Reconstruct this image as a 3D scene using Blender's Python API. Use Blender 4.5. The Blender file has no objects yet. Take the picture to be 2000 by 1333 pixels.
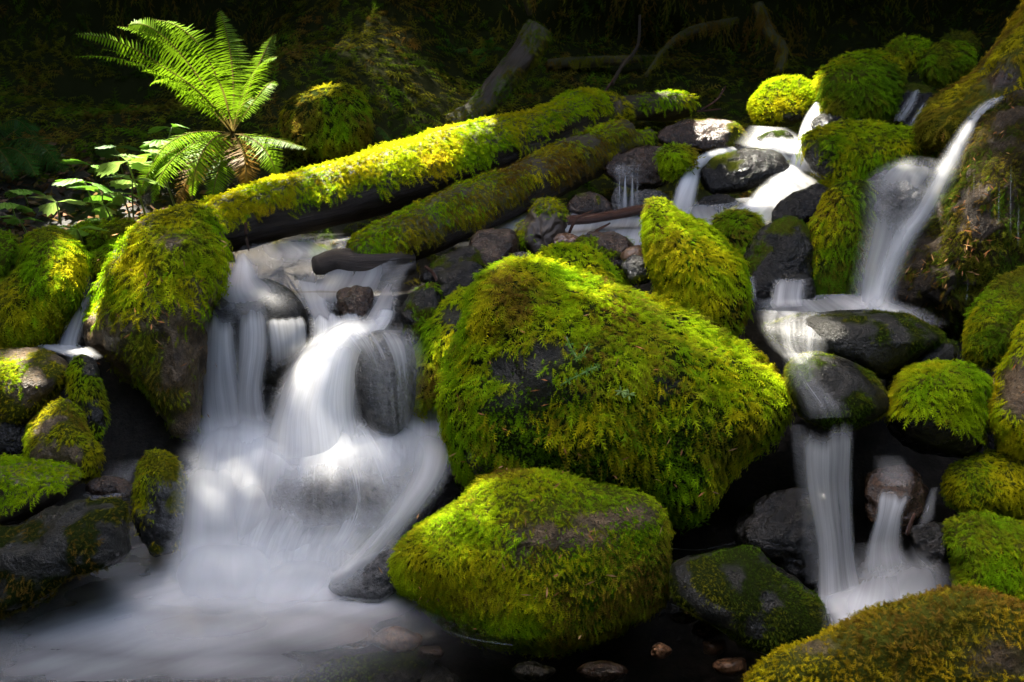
import bpy, math
import numpy as np
from math import radians, sin, cos, tan, pi

SC = bpy.context.scene
COL = SC.collection
# ------------------------------------------------------------------ camera
H, PITCH, LENS = 1.75, radians(20), 35.0
cam_d = bpy.data.cameras.new('camera'); cam = bpy.data.objects.new('camera', cam_d); COL.objects.link(cam)
cam.location = (0, 0, H); cam.rotation_euler = (pi/2 - PITCH, 0, 0)
cam_d.lens = LENS; cam_d.sensor_width = 36; cam_d.clip_start = 0.05; cam_d.clip_end = 400
cam_d.dof.use_dof = True; cam_d.dof.focus_distance = 2.95; cam_d.dof.aperture_fstop = 6.0
SC.camera = cam
# ------------------------------------------------------------------ light
SUN = np.array([-0.34, 0.36, 0.87]); SUN /= np.linalg.norm(SUN)
EL = math.asin(SUN[2]); AZ = math.atan2(SUN[0], SUN[1])
w = bpy.data.worlds.new('World'); SC.world = w; w.use_nodes = True
nt = w.node_tree; bg = nt.nodes['Background']
sky = nt.nodes.new('ShaderNodeTexSky'); sky.sky_type = 'NISHITA'; sky.sun_disc = False
sky.sun_elevation = EL; sky.sun_rotation = AZ; sky.dust_density = 6.0; sky.air_density = 1.0; sky.ozone_density = 0.3
nt.links.new(sky.outputs[0], bg.inputs[0]); bg.inputs[1].default_value = 0.15
sd = bpy.data.lights.new('sun', 'SUN'); so = bpy.data.objects.new('sun', sd); COL.objects.link(so)
sd.energy = 5.0; sd.angle = radians(0.5); sd.color = (1, 0.94, 0.80)
from mathutils import Vector
so.rotation_euler = Vector((-SUN[0], -SUN[1], -SUN[2])).to_track_quat('-Z', 'Y').to_euler()
so.location = (-4, 1, 9)
vs = SC.view_settings; vs.view_transform = 'Standard'; vs.look = 'None'; vs.gamma = 1; vs.use_curve_mapping = False
vs.exposure = 3.2
SC.cycles.use_denoising = True
SC.cycles.max_bounces = 6; SC.cycles.diffuse_bounces = 3; SC.cycles.glossy_bounces = 3
SC.cycles.transparent_max_bounces = 32; SC.cycles.transmission_bounces = 4
SC.cycles.caustics_reflective = False; SC.cycles.caustics_refractive = False
SC.cycles.sample_clamp_indirect = 4
# spots the sun reaches through the canopy: px, py, Y, radius, softness
SPOTS = [(530,358,4.20,.09),(580,344,4.25,.13),(630,331,4.32,.155),(680,318,4.37,.165),(730,305,4.42,.17),(780,293,4.47,.17),(830,282,4.53,.16),(880,273,4.59,.14),(915,266,4.64,.10),
         (1325,203,5.6,.10),(1535,180,5.2,.22),(1575,250,4.9,.14),(1545,300,4.7,.06),
         (370,110,4.5,.24),(285,80,4.4,.2),(440,190,4.6,.14),(480,110,4.8,.1),(240,335,4.3,.13),(110,400,4.2,.06),(180,350,4.35,.07),
         (235,590,3.3,.12),(25,710,3.05,.05),(105,850,2.85,.03),
         (1400,245,4.95,.12),(635,185,4.95,.07)]

# sun openings refilled with added small leaves: px, py, Y, radius, share of the sun that comes through
THIN = [(620,740,3.06,.27,.06),(450,910,2.9,.24,.035),(830,180,5.6,.45,.035),(1470,690,2.95,.30,.26),(1180,580,3.1,.30,.18),(840,640,3.1,.14,.3),(1340,440,3.45,.18,.18),(1140,500,3.4,.16,.15),(900,1060,2.5,.22,.12),
        (1500,340,4.3,.30,.3),(310,480,3.5,.14,.12),(1890,420,3.7,.3,.10)]

CP, SP = cos(PITCH), sin(PITCH)
K = 36/LENS/2000
def ray(px, py):
    u = (np.asarray(px, float)-1000)*K; v = (np.asarray(py, float)-666.5)*K
    return np.stack([u, CP - v*SP, -SP - v*CP], -1)        # per unit of camera depth
def at(px, py, Y):                                        # the point of the view line through a pixel at distance Y
    r = ray(px, py); return np.array([0, 0, H]) + r*(np.asarray(Y, float)/r[..., 1])[..., None]
def depth_pt(px, py, d):
    return np.array([0, 0, H]) + ray(px, py)*np.asarray(d, float)[..., None]
def proj(p):
    q = p - np.array([0, 0, H]); d = q[..., 1]*CP - q[..., 2]*SP
    v = -(q[..., 1]*SP + q[..., 2]*CP)/d; u = q[..., 0]/d
    return u/K+1000, v/K+666.5, d

# ------------------------------------------------------------------ noise
def _h(ix, iy, iz, seed):
    n = (ix.astype(np.int64)*374761393 + iy.astype(np.int64)*668265263 + iz.astype(np.int64)*2147483647 + seed*974634377) & 0xffffffff
    n = ((n ^ (n >> 13))*1274126177) & 0xffffffff
    n = ((n ^ (n >> 16))*2246822519) & 0xffffffff
    return ((n ^ (n >> 15)) & 0xffffff)/float(0xffffff)
def vnoise(p, seed=0):
    i = np.floor(p).astype(np.int64); f = p - i; f = f*f*f*(f*(f*6-15)+10)
    r = 0
    for a in (0, 1):
        for b in (0, 1):
            for c in (0, 1):
                wgt = (f[..., 0] if a else 1-f[..., 0])*(f[..., 1] if b else 1-f[..., 1])*(f[..., 2] if c else 1-f[..., 2])
                r = r + wgt*_h(i[..., 0]+a, i[..., 1]+b, i[..., 2]+c, seed)
    return r*2-1
def fbm(p, seed=0, o=4, rough=.5):
    r = 0; a = 1; t = 0
    for k in range(o):
        r = r + a*vnoise(p*2.03**k + 17.3*k, seed+k); t += a; a *= rough
    return r/t
def sstep(x, a, b):
    t = np.clip((x-a)/(b-a), 0, 1); return t*t*(3-2*t)
def norm(v): return v/np.maximum(np.linalg.norm(v, axis=-1, keepdims=True), 1e-9)
def cat_rom(pts, n, closed=False):
    pts = np.asarray(pts, float); m = len(pts)
    if closed:
        q = np.vstack([pts[-1:], pts, pts[:2]]); segs = m
    else:
        q = np.vstack([2*pts[:1]-pts[1:2], pts, 2*pts[-1:]-pts[-2:-1]]); segs = m-1
    t = np.arange(n)/n*segs if closed else np.linspace(0, segs, n)
    i = np.minimum(t.astype(int), segs-1); f = (t-i)[:, None]
    a, b, c, d = q[i], q[i+1], q[i+2], q[i+3]
    return .5*(2*b + (c-a)*f + (2*a-5*b+4*c-d)*f**2 + (3*b-a-3*c+d)*f**3)

# ------------------------------------------------------------------ materials
class NT:
    def __init__(s, name):
        s.m = bpy.data.materials.new(name); s.m.use_nodes = True; s.t = s.m.node_tree; s.t.nodes.clear()
    def n(s, typ, **kw):
        nd = s.t.nodes.new('ShaderNode'+typ)
        for k, v in kw.items():
            if k.startswith('i_'):
                key = k[2:]; key = int(key) if key.isdigit() else key.replace('_', ' ')
                if hasattr(v, 'is_output') : s.t.links.new(v, nd.inputs[key])
                else: nd.inputs[key].default_value = v
            else: setattr(nd, k, v)
        return nd
    def out(s, sh): s.t.links.new(sh, s.n('OutputMaterial').inputs[0]); return s.m
    def math(s, op, a, b=0.0, clamp=False):
        return s.n('Math', operation=op, use_clamp=clamp, i_0=a, i_1=b).outputs[0]
    def mix(s, f, a, b):
        nd = s.n('Mix', data_type='RGBA')
        for sock, v in ((nd.inputs[0], f), (nd.inputs[6], a), (nd.inputs[7], b)):
            if hasattr(v, 'is_output'): s.t.links.new(v, sock)
            else: sock.default_value = v if not isinstance(v, tuple) else (*v, 1)[:4]
        return nd.outputs[2]
    def ramp(s, f, *stops):
        r = s.n('ValToRGB', i_0=f).color_ramp if False else None
        nd = s.n('ValToRGB', i_0=f); cr = nd.color_ramp
        while len(cr.elements) < len(stops): cr.elements.new(.5)
        for e, (p, c) in zip(cr.elements, stops):
            e.position = p; e.color = (*c, 1) if isinstance(c, tuple) else (c, c, c, 1)
        return nd.outputs[0]
    def noise(s, scale, detail=5, vec=None, rough=.55):
        nd = s.n('TexNoise', i_Scale=scale, i_Detail=detail, i_Roughness=rough)
        if vec is not None: s.t.links.new(vec, nd.inputs['Vector'])
        return nd.outputs[0]

def rock_mat(name, c1, c2, rough=(.25, .6), under=(.055, .06, .008), bump=.35, spec=.5, scale=6):
    t = NT(name); pos = t.n('NewGeometry').outputs['Position']
    n1 = t.noise(scale, 6, pos); n2 = t.noise(scale*9, 5, pos, .7); n3 = t.noise(scale*2.7, 4, pos)
    col = t.mix(t.ramp(n1, (.35, 0.), (.68, 1.)), c1, c2)
    n4 = t.noise(scale*22, 3, pos, .6)
    col = t.mix(t.ramp(n2, (.46, 0.), (.7, .75)), col, tuple(min(1, x*2.1+.004) for x in c2))
    col = t.mix(t.ramp(n3, (.5, 0.), (.68, .85)), col, tuple(x*.4 for x in c1))
    col = t.mix(t.ramp(n4, (.52, 0.), (.66, .9)), col, tuple(x*.3 for x in c1))
    ms = t.n('Attribute', attribute_name='moss').outputs['Fac']
    col = t.mix(ms, col, under)
    rg = t.ramp(n3, (.3, rough[0]), (.75, rough[1]))
    rg = t.math('MAXIMUM', rg, ms)
    b = t.n('Bump', i_Strength=bump, i_Distance=.03, i_Height=t.math('ADD', n2, t.math('MULTIPLY', t.noise(scale*30, 3, pos), .4)))
    sp = t.math('MULTIPLY', t.math('SUBTRACT', 1.0, ms), spec)
    p = t.n('BsdfPrincipled', i_Base_Color=col, i_Roughness=rg, i_Normal=b.outputs[0]); t.t.links.new(sp, p.inputs['Specular IOR Level'])
    return t.out(p.outputs[0])
def wood_mat(name, c1, c2, rough=.6, under=(.06, .055, .008)):
    t = NT(name); uv = t.n('TexCoord').outputs['UV']
    mp = t.n('Mapping', i_Vector=uv, i_Scale=(3, 42, 1)).outputs[0]
    n1 = t.noise(2, 6, mp, .65); n2 = t.noise(9, 4, t.n('NewGeometry').outputs['Position'])
    col = t.mix(t.ramp(n1, (.35, 0.), (.65, 1.)), c1, c2)
    col = t.mix(t.ramp(n2, (.5, 0.), (.75, .6)), col, tuple(x*.35 for x in c1))
    ms = t.n('Attribute', attribute_name='moss').outputs['Fac']
    col = t.mix(ms, col, under)
    b = t.n('Bump', i_Strength=.6, i_Distance=.015, i_Height=n1)
    p = t.n('BsdfPrincipled', i_Base_Color=col, i_Roughness=rough, i_Normal=b.outputs[0])
    return t.out(p.outputs[0])
def leaf_mat(name, attr=True, col=(.1, .2, .02), gloss=0.0, trans=.4, rough=.4):
    t = NT(name)
    c = t.n('Attribute', attribute_name='Col').outputs['Color'] if attr else t.n('RGB').outputs[0]
    if not attr: c.default_value = (*col, 1)
    d = t.n('BsdfDiffuse', i_Color=c); tr = t.n('BsdfTranslucent', i_Color=c)
    mx = t.n('MixShader', i_0=trans, i_1=d.outputs[0], i_2=tr.outputs[0]).outputs[0]
    if gloss:
        fr = t.n('LayerWeight', i_Blend=.35).outputs['Fresnel']
        mx = t.n('MixShader', i_0=t.math('MULTIPLY', fr, gloss), i_1=mx, i_2=t.n('BsdfGlossy', i_Roughness=rough).outputs[0]).outputs[0]
    return t.out(mx)
def water_mat(name, us, vs_, lo=.35, hi=.75, floor=.35, tint=(.93, .93, .94), fine=.35):
    # silky white water: uneven strands run along v (metres downstream), u is metres across
    t = NT(name); uv = t.n('TexCoord').outputs['UV']
    wp = t.n('TexNoise', i_Scale=1.0, i_Detail=2, i_Vector=t.n('Mapping', i_Vector=uv, i_Scale=(6, 2.2, 1)).outputs[0]).outputs[1]
    wv = t.n('VectorMath', operation='SCALE', i_0=t.n('VectorMath', operation='SUBTRACT', i_0=wp, i_1=(.5, .5, .5)).outputs[0], i_Scale=.05).outputs[0]
    uw = t.n('VectorMath', operation='ADD', i_0=uv, i_1=wv).outputs[0]
    n1 = t.noise(1, 5, t.n('Mapping', i_Vector=uw, i_Scale=(us, vs_, 1)).outputs[0], .6)
    n2 = t.noise(1, 3, t.n('Mapping', i_Vector=uw, i_Scale=(us*4.5, vs_*1.2, 1)).outputs[0], .6)
    n0 = t.noise(1, 2, t.n('Mapping', i_Vector=uw, i_Scale=(us*.3, vs_*.8, 1)).outputs[0], .5)
    nn = t.math('ADD', t.math('MULTIPLY', n1, 1-fine), t.math('MULTIPLY', n2, fine))
    st = t.math('MULTIPLY', t.ramp(nn, (lo, floor), (hi, 1.)), t.ramp(n0, (.32, .5), (.66, 1.25)))
    a = t.math('MULTIPLY', t.n('Attribute', attribute_name='dens').outputs['Fac'], st, True)
    d = t.n('BsdfDiffuse', i_Color=(*tint, 1)); tr = t.n('BsdfTranslucent', i_Color=(*tint, 1))
    s = t.n('MixShader', i_0=.45, i_1=d.outputs[0], i_2=tr.outputs[0])
    mx = t.n('MixShader', i_0=a, i_1=t.n('BsdfTransparent').outputs[0], i_2=s.outputs[0])
    return t.out(mx.outputs[0])

M = {}
M['moss'] = leaf_mat('moss', trans=.35)
M['fern'] = leaf_mat('fern_leaf', trans=.45, gloss=.015, rough=.5)
M['leaf'] = leaf_mat('soft_leaf', trans=.45, gloss=.2, rough=.5)
M['litter'] = leaf_mat('dry_litter', trans=.1)
M['tan'] = rock_mat('tan_rock', (.050, .031, .015), (.12, .080, .042), (.25, .55), bump=.55, spec=.35)
M['grey'] = rock_mat('grey_wet_rock', (.020, .019, .018), (.058, .055, .052), (.10, .35), bump=.55, scale=4, spec=.45)
M['dark'] = rock_mat('dark_wet_rock', (.004, .0035, .003), (.012, .010, .008), (.10, .4), bump=.6, spec=.4, scale=5)
M['damp'] = rock_mat('damp_dark_rock', (.007, .007, .005), (.018, .016, .012), (.18, .5), under=(.016, .022, .005), bump=.55, spec=.35, scale=5)
M['cliff'] = rock_mat('brown_rock_face', (.022, .014, .008), (.055, .038, .022), (.25, .6), under=(.03, .024, .010), bump=.7, spec=.3, scale=7)
M['brown'] = rock_mat('brown_wet_rock', (.018, .010, .006), (.055, .030, .017), (.12, .35), bump=.5)
M['pebble'] = rock_mat('pebble_rock', (.11, .055, .028), (.19, .105, .06), (.2, .4), bump=.2)
M['bark'] = wood_mat('wet_bark', (.02, .013, .009), (.06, .04, .026))
M['deadwood'] = wood_mat('dead_wood', (.024, .014, .006), (.06, .035, .014), under=(.05, .045, .008))
M['stick'] = wood_mat('wet_stick', (.055, .02, .012), (.12, .05, .03), .25)
M['earth'] = rock_mat('dark_earth', (.006, .0042, .0028), (.013, .0095, .006), (.7, .9), under=(.02, .022, .005), scale=4)
M['fall'] = water_mat('falling_water', 26, 1.1, .30, .66, .34)
M['veil'] = water_mat('thin_water', 34, 1.3, .36, .74, .10)
M['thread'] = water_mat('water_thread', 60, .8, .3, .7, .5)
M['dome'] = water_mat('thick_water', 18, .8, .25, .7, .62)
M['foam'] = water_mat('foam_water', 5, 1.6, .28, .72, .55, fine=.2)
M['silk'] = water_mat('stream_silk', 12, .9, .3, .75, .4)
def still_mat(name='clear_water', gl=.45, rg=.12):
    t = NT(name)
    fr = t.n('Fresnel', i_IOR=1.33).outputs[0]
    nz = t.noise(3, 3, t.n('NewGeometry').outputs['Position'])
    b = t.n('Bump', i_Strength=.12, i_Distance=.03, i_Height=nz).outputs[0]
    g = t.n('BsdfGlossy', i_Roughness=rg, i_Normal=b)
    tr = t.n('BsdfTransparent', i_Color=(.80, .76, .70, 1))
    return t.out(t.n('MixShader', i_0=t.math('MULTIPLY', fr, gl), i_1=tr.outputs[0], i_2=g.outputs[0]).outputs[0])
M['still'] = still_mat(); M['churned'] = still_mat('churned_water', .10, .4)

# ------------------------------------------------------------------ mesh helpers
def mesh_np(name, v, loops, counts, mat, smooth=True, attrs=None, uv=None):
    me = bpy.data.meshes.new(name); v = np.ascontiguousarray(v, np.float32)
    me.vertices.add(len(v)); me.vertices.foreach_set('co', v.ravel())
    loops = np.ascontiguousarray(loops, np.int32).ravel(); counts = np.asarray(counts, np.int32)
    me.loops.add(len(loops)); me.loops.foreach_set('vertex_index', loops)
    me.polygons.add(len(counts)); st = np.zeros(len(counts), np.int32); st[1:] = np.cumsum(counts)[:-1]
    me.polygons.foreach_set('loop_start', st)
    me.update(calc_edges=True)
    me.shade_smooth() if smooth else me.shade_flat()
    for k, a in (attrs or {}).items():
        if a.ndim == 1:
            at_ = me.attributes.new(k, 'FLOAT', 'POINT'); at_.data.foreach_set('value', np.ascontiguousarray(a, np.float32))
        else:
            at_ = me.attributes.new(k, 'FLOAT_COLOR', 'POINT')
            c = np.ones((len(a), 4), np.float32); c[:, :3] = a; at_.data.foreach_set('color', c.ravel())
    if uv is not None:
        ul = me.uv_layers.new(name='UVMap'); ul.data.foreach_set('uv', np.ascontiguousarray(uv[loops], np.float32).ravel())
    me.materials.append(mat)
    return me
def link(name, me, parent=None, loc=None, label=None, cat=None, group=None, kind=None):
    o = bpy.data.objects.new(name, me); COL.objects.link(o)
    if loc is not None: o.location = [float(x) for x in loc]
    if parent is not None: o.parent = parent
    for k, val in (('label', label), ('category', cat), ('group', group), ('kind', kind)):
        if val: o[k] = val
    return o
def grid_quads(nr, nc, wrap=False):
    i = np.arange(nr-1)[:, None]; j = np.arange(nc if wrap else nc-1)[None]
    j2 = (j+1) % nc
    return np.stack([i*nc+j, i*nc+j2, (i+1)*nc+j2, (i+1)*nc+j], -1).reshape(-1, 4)
def vnormals(v, q):
    fn = np.cross(v[q[:, 2]]-v[q[:, 0]], v[q[:, 3]]-v[q[:, 1]])
    n = np.zeros_like(v)
    for k in range(4): np.add.at(n, q[:, k], fn)
    return norm(n)

# ------------------------------------------------------------------ moss
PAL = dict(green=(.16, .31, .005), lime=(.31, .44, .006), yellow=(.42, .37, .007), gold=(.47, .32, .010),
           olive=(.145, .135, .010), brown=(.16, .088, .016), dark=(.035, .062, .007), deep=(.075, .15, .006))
_S = np.linspace(.14, .84, 4)
def _frond_template():
    P = [(0, -.08, 0), (0, .08, 0), (1, 0, 0)]; T = [(0, 1, 2)]
    for s in _S:
        wd = .5*(1-.75*abs(s-.35)/.65)
        for sg in (-1, 1):
            b = len(P); P += [(s-.06, 0, 0), (s+.065, 0, 0), (s+.2, sg*wd, -.12)]
            T.append((b, b+1, b+2) if sg > 0 else (b+1, b, b+2))
    return np.array(P), np.array(T)
def _tuft_template():
    P = []; T = []; k = 6
    for j in range(k):
        a = 2*pi*j/k + .3*(j % 2); l = .75+.25*(j % 3)/2; b = len(P)
        dx, dy = cos(a), sin(a)
        P += [(-.09*dy, .09*dx, 0), (.09*dy, -.09*dx, 0), (.62*dx*l, .62*dy*l, .55*l)]; T.append((b, b+1, b+2))
    return np.array(P), np.array(T)
MS = .52; COVER = .47
FROND = _frond_template(); TUFT = _tuft_template()
def moss_mesh(name, v, q, mask, L, cover=5, tone=(('green', 1),), hang=.5, lift=.6, spread=1.05, style='frond', seed=0, flip=False, wid=.37, keep=-.22, hangmul=0., pf=6.0, mat=None, vary=.5, cmax=12500):
    rng = np.random.default_rng(seed+5)
    tri = np.vstack([q[:, [0, 1, 2]], q[:, [0, 2, 3]]])
    a, b, c = v[tri[:, 0]], v[tri[:, 1]], v[tri[:, 2]]
    fn = np.cross(b-a, c-a); ar = np.linalg.norm(fn, axis=1)*.5; fn = norm(fn)
    if flip: fn = -fn
    mk = mask[tri].mean(1); cen = (a+b+c)/3
    vw = norm(np.array([0, 0, H])-cen); face = (fn*vw).sum(1)
    cx, cy, _ = proj(cen)
    wgt = ar*np.clip(mk, 0, 1)*(face > keep)*(cx > -180)*(cx < 2180)*(cy > -150)*(cy < 1450)
    tot = wgt.sum()
    if tot <= 0: return None
    cnt = int(min(cmax, tot/(L*L*wid)*cover*COVER))
    if cnt < 3: return None
    f = rng.choice(len(tri), cnt, p=wgt/tot)
    r1 = np.sqrt(rng.random(cnt)); r2 = rng.random(cnt)
    p = (1-r1)[:, None]*a[f] + (r1*(1-r2))[:, None]*b[f] + (r1*r2)[:, None]*c[f]
    n = fn[f]
    down = np.array([0, 0, -1.]) - n*(-n[:, 2:3]); steep = np.linalg.norm(down, axis=1, keepdims=True)
    rnd = rng.normal(size=(cnt, 3)); rnd = rnd - n*(rnd*n).sum(1, keepdims=True)
    # growth direction follows patches, so the fronds lie over each other in combed waves
    fl = np.stack([fbm(p*7+31, seed+1, 2), fbm(p*7+77, seed+2, 2), fbm(p*7+53, seed+3, 2)], -1)*2.2
    fl = fl - n*(fl*n).sum(1, keepdims=True)
    et = norm(down*hang*2.0 + norm(rnd)*spread + fl*.6)
    lf = lift*(.6+.8*rng.random((cnt, 1)))
    et = norm(et + n*lf); ew = norm(np.cross(n, et)+1e-6); en = np.cross(et, ew)
    big = fbm(p*9, seed+9, 2)
    l = L*(1-vary+2*vary*rng.random(cnt))*(1+.35*big)
    l = l*(1+hangmul*np.clip(-n[:, 2]+.1, 0, 1))
    P, T = FROND if style == 'frond' else TUFT
    if style == 'tuft': et, ew, en = norm(rnd), np.cross(n, norm(rnd)), n
    s, wv, h = P[:, 0], P[:, 1], P[:, 2]
    ll = l[:, None, None]
    pos = p[:, None]+ll*(s[None, :, None]*et[:, None] + (wv*2*wid)[None, :, None]*ew[:, None]*(.75+.5*rng.random((cnt, 1, 1))) + h[None, :, None]*en[:, None]*(1 if style == 'tuft' else .9))
    dr = (.15+hang*.4)*rng.random((cnt, 1))
    pos[..., 2] -= l[:, None]*dr*(s**2)[None] if style == 'frond' else 0
    # colour: patches of species and age
    names = [t[0] for t in tone]; wt = np.array([t[1] for t in tone], float)
    fld = np.stack([fbm(p*pf+19*i, seed+20+i*7, 3)*1.6 + rng.normal(size=cnt)*.22 + np.log(wt[i]/wt.max()+1e-6)*.28 for i in range(len(names))], 1)
    e = np.exp(fld*4.2); e /= e.sum(1, keepdims=True)
    col = e @ np.array([PAL[k] for k in names])
    col *= (.72+.56*rng.random((cnt, 1)))
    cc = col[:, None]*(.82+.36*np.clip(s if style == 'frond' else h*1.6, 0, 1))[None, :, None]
    nv = len(P); tr_ = (T[None]+np.arange(cnt)[:, None, None]*nv).reshape(-1, 3)
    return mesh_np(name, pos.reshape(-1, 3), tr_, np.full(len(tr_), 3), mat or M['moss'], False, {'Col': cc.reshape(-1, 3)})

def blob(pts, px, py):
    r = np.zeros_like(px)
    for (x, y, rx, ry, s) in pts: r = np.maximum(r, s*np.exp(-(((px-x)/rx)**2+((py-y)/ry)**2)))
    return r
NSEED = [100]
ROCKS = {}
def rock(name, cat, label, outline, Y, mat='grey', moss=None, T=None, back=None, N=72, amp=.05, fq=None, peak=(0, .12), pw=(.85, .9), ridge=0, group=None, key=None, crack=0):
    """A boulder: a closed body with the outline's width and height and a depth of its own."""
    NSEED[0] += 13; seed = NSEED[0]
    ol = cat_rom(outline, N, True); c = ol.mean(0); hgt = np.ptp(ol[:, 1]); wid = np.ptp(ol[:, 0])
    r0 = ray(*c); d0 = float(Y/r0[1]); size = min(hgt, wid)*K*d0
    T = (.48*size) if T is None else T; back = T if back is None else back
    Mf, Mb = max(16, N//3), 10
    th = np.concatenate([np.linspace(0, pi/2, Mf)[1:], np.linspace(pi/2, pi, Mb)[1:-1]])
    rr = np.sin(th)**pw[0]; dd = np.sign(np.cos(th))*np.abs(np.cos(th))**pw[1]
    pk = c + np.array([peak[0]*wid, peak[1]*hgt])
    rings = []
    for r, d in zip(rr, dd):
        ctr = c + (pk-c)*(max(d, 0)) ; pts = ctr + (ol-c)*r
        rings.append(depth_pt(pts[:, 0], pts[:, 1], np.full(N, d0 - (T*d if d > 0 else back*d))))
    v = np.vstack([*rings, depth_pt(np.array([pk[0]]), np.array([pk[1]]), np.array([d0-T])), depth_pt(np.array([c[0]]), np.array([c[1]]), np.array([d0+back]))])
    nr = len(rr); q = grid_quads(nr, N, True)[:, ::-1]; j = np.arange(N); j2 = (j+1) % N
    fr = np.stack([np.full(N, nr*N), np.full(N, nr*N), j, j2], 1)
    bk = np.stack([np.full(N, nr*N+1), np.full(N, nr*N+1), (nr-1)*N+j2, (nr-1)*N+j], 1)
    qq = np.vstack([q, fr, bk])
    n = vnormals(v, qq)
    cen = v.mean(0)
    if ((v-cen)*n).sum() < 0: n = -n; flip = True
    else: flip = False
    fq = (2.6/size) if fq is None else fq
    if moss is None and amp == .05: amp, ridge = .075, .35
    disp = fbm(v*fq, seed, 6, .58)
    if ridge: disp = disp*(1-ridge) + ridge*(.6-2*np.abs(fbm(v*fq*1.3+5, seed+3, 3)))
    v = v + n*(disp*amp*2*size)[:, None]
    if crack: v = v - n*(crack*size*np.clip(.12-np.abs(fbm(v*fq*1.1+9, seed+4, 3)), 0, 1)*4)[:, None]
    n = vnormals(v, qq); n = -n if flip else n
    mk = np.zeros(len(v))
    layers = [] if moss is None else (moss if isinstance(moss, list) else [moss])
    px, py, _ = proj(v); masks = []
    for m in layers:
        nz = m.get('nz', -2)
        k = sstep(n[:, 2] + m.get('nn', .35)*fbm(v*m.get('nf', 9), seed+50, 3), nz, nz+.3) if nz > -1.5 else np.ones(len(v))
        if 'gap' in m: k = k*sstep(fbm(v*m.get('gf', 11), seed+60, 4), m['gap'], m['gap']+.18)
        if 'only' in m: k = k*np.clip(blob(m['only'], px, py)*1.6, 0, 1)
        if 'bare' in m: k = k*np.clip(1-blob(m['bare'], px, py)*1.5 + .5*fbm(v*22, seed+61, 3)*(blob(m['bare'], px, py) > .15), 0, 1)
        masks.append(np.clip(k, 0, 1)); mk = np.maximum(mk, np.clip(k, 0, 1)*m.get('under', 1))
    quads_loops = np.concatenate([q.ravel(), fr[:, 1:].ravel(), bk[:, 1:].ravel()])
    counts = np.concatenate([np.full(len(q), 4), np.full(2*N, 3)])
    loops = quads_loops
    if flip:
        loops = np.concatenate([q[:, ::-1].ravel(), fr[:, 1:][:, ::-1].ravel(), bk[:, 1:][:, ::-1].ravel()])
    base = np.array([cen[0], cen[1], v[:, 2].min()])
    me = mesh_np(name, v-base, loops, counts, M[mat], True, {'moss': mk})
    o = link(name, me, None, base, label, cat, group)
    for i, (m, k) in enumerate(zip(layers, masks)):
        kw = {a: m[a] for a in ('cover', 'tone', 'hang', 'lift', 'spread', 'style', 'wid', 'hangmul', 'pf', 'keep', 'vary') if a in m}
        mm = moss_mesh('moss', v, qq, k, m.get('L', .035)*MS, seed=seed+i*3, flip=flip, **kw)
        if mm: mm.transform(__import__('mathutils').Matrix.Translation([-float(x) for x in base])); link('moss', mm, o, kind='stuff')
    if key: ROCKS[key] = (o, v, n, qq, px, py)
    return o

def tube(pts, rads, N=20, n=40, seed=0, amp=.08, groove=0, cap=True, flat=1.0):
    c = cat_rom(np.column_stack([pts, rads]), n); r = c[:, 3]; c = c[:, :3]
    t = norm(np.gradient(c, axis=0)); up = np.array([0, 0, 1.]); s = norm(np.cross(t, up)); u = np.cross(s, t)
    a = np.linspace(0, 2*pi, N, endpoint=False)
    ln = np.concatenate([[0], np.cumsum(np.linalg.norm(np.diff(c, axis=0), axis=1))])
    A, Ln = np.meshgrid(a, ln)
    R = r[:, None]*np.ones_like(A)
    q3 = np.stack([np.cos(A)*1.2, np.sin(A)*1.2, Ln/np.maximum(r.mean(), .01)*.45], -1)
    R = R*(1+amp*2*fbm(q3, seed, 4))
    if groove: R = R*(1-groove*np.abs(fbm(np.stack([np.cos(A)*5, np.sin(A)*5, Ln/np.maximum(r.mean(), .01)*.25], -1), seed+5, 3)))
    v = c[:, None] + R[..., None]*(np.cos(A)[..., None]*s[:, None] + flat*np.sin(A)[..., None]*u[:, None])
    v = v.reshape(-1, 3); q = grid_quads(n, N, True)
    uv = np.stack([(Ln).ravel(), (A/(2*pi)).ravel()], -1)
    if cap:
        k = len(v); v = np.vstack([v, c[:1]-t[:1]*r[0]*.15, c[-1:]+t[-1:]*r[-1]*.15]); uv = np.vstack([uv, [[0, .5], [ln[-1], .5]]])
        j = np.arange(N); j2 = (j+1) % N
        q = np.vstack([q, np.stack([np.full(N, k), np.full(N, k), j2, j], 1), np.stack([np.full(N, k+1), np.full(N, k+1), (n-1)*N+j, (n-1)*N+j2], 1)])
    return v, q, uv
def q_to_loops(q):
    deg = q[:, 0] == q[:, 1]
    return np.concatenate([q[~deg].ravel(), q[deg][:, 1:].ravel()]), np.concatenate([np.full((~deg).sum(), 4), np.full(deg.sum(), 3)])
def orient(v, q):
    n = vnormals(v, q); return n
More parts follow.
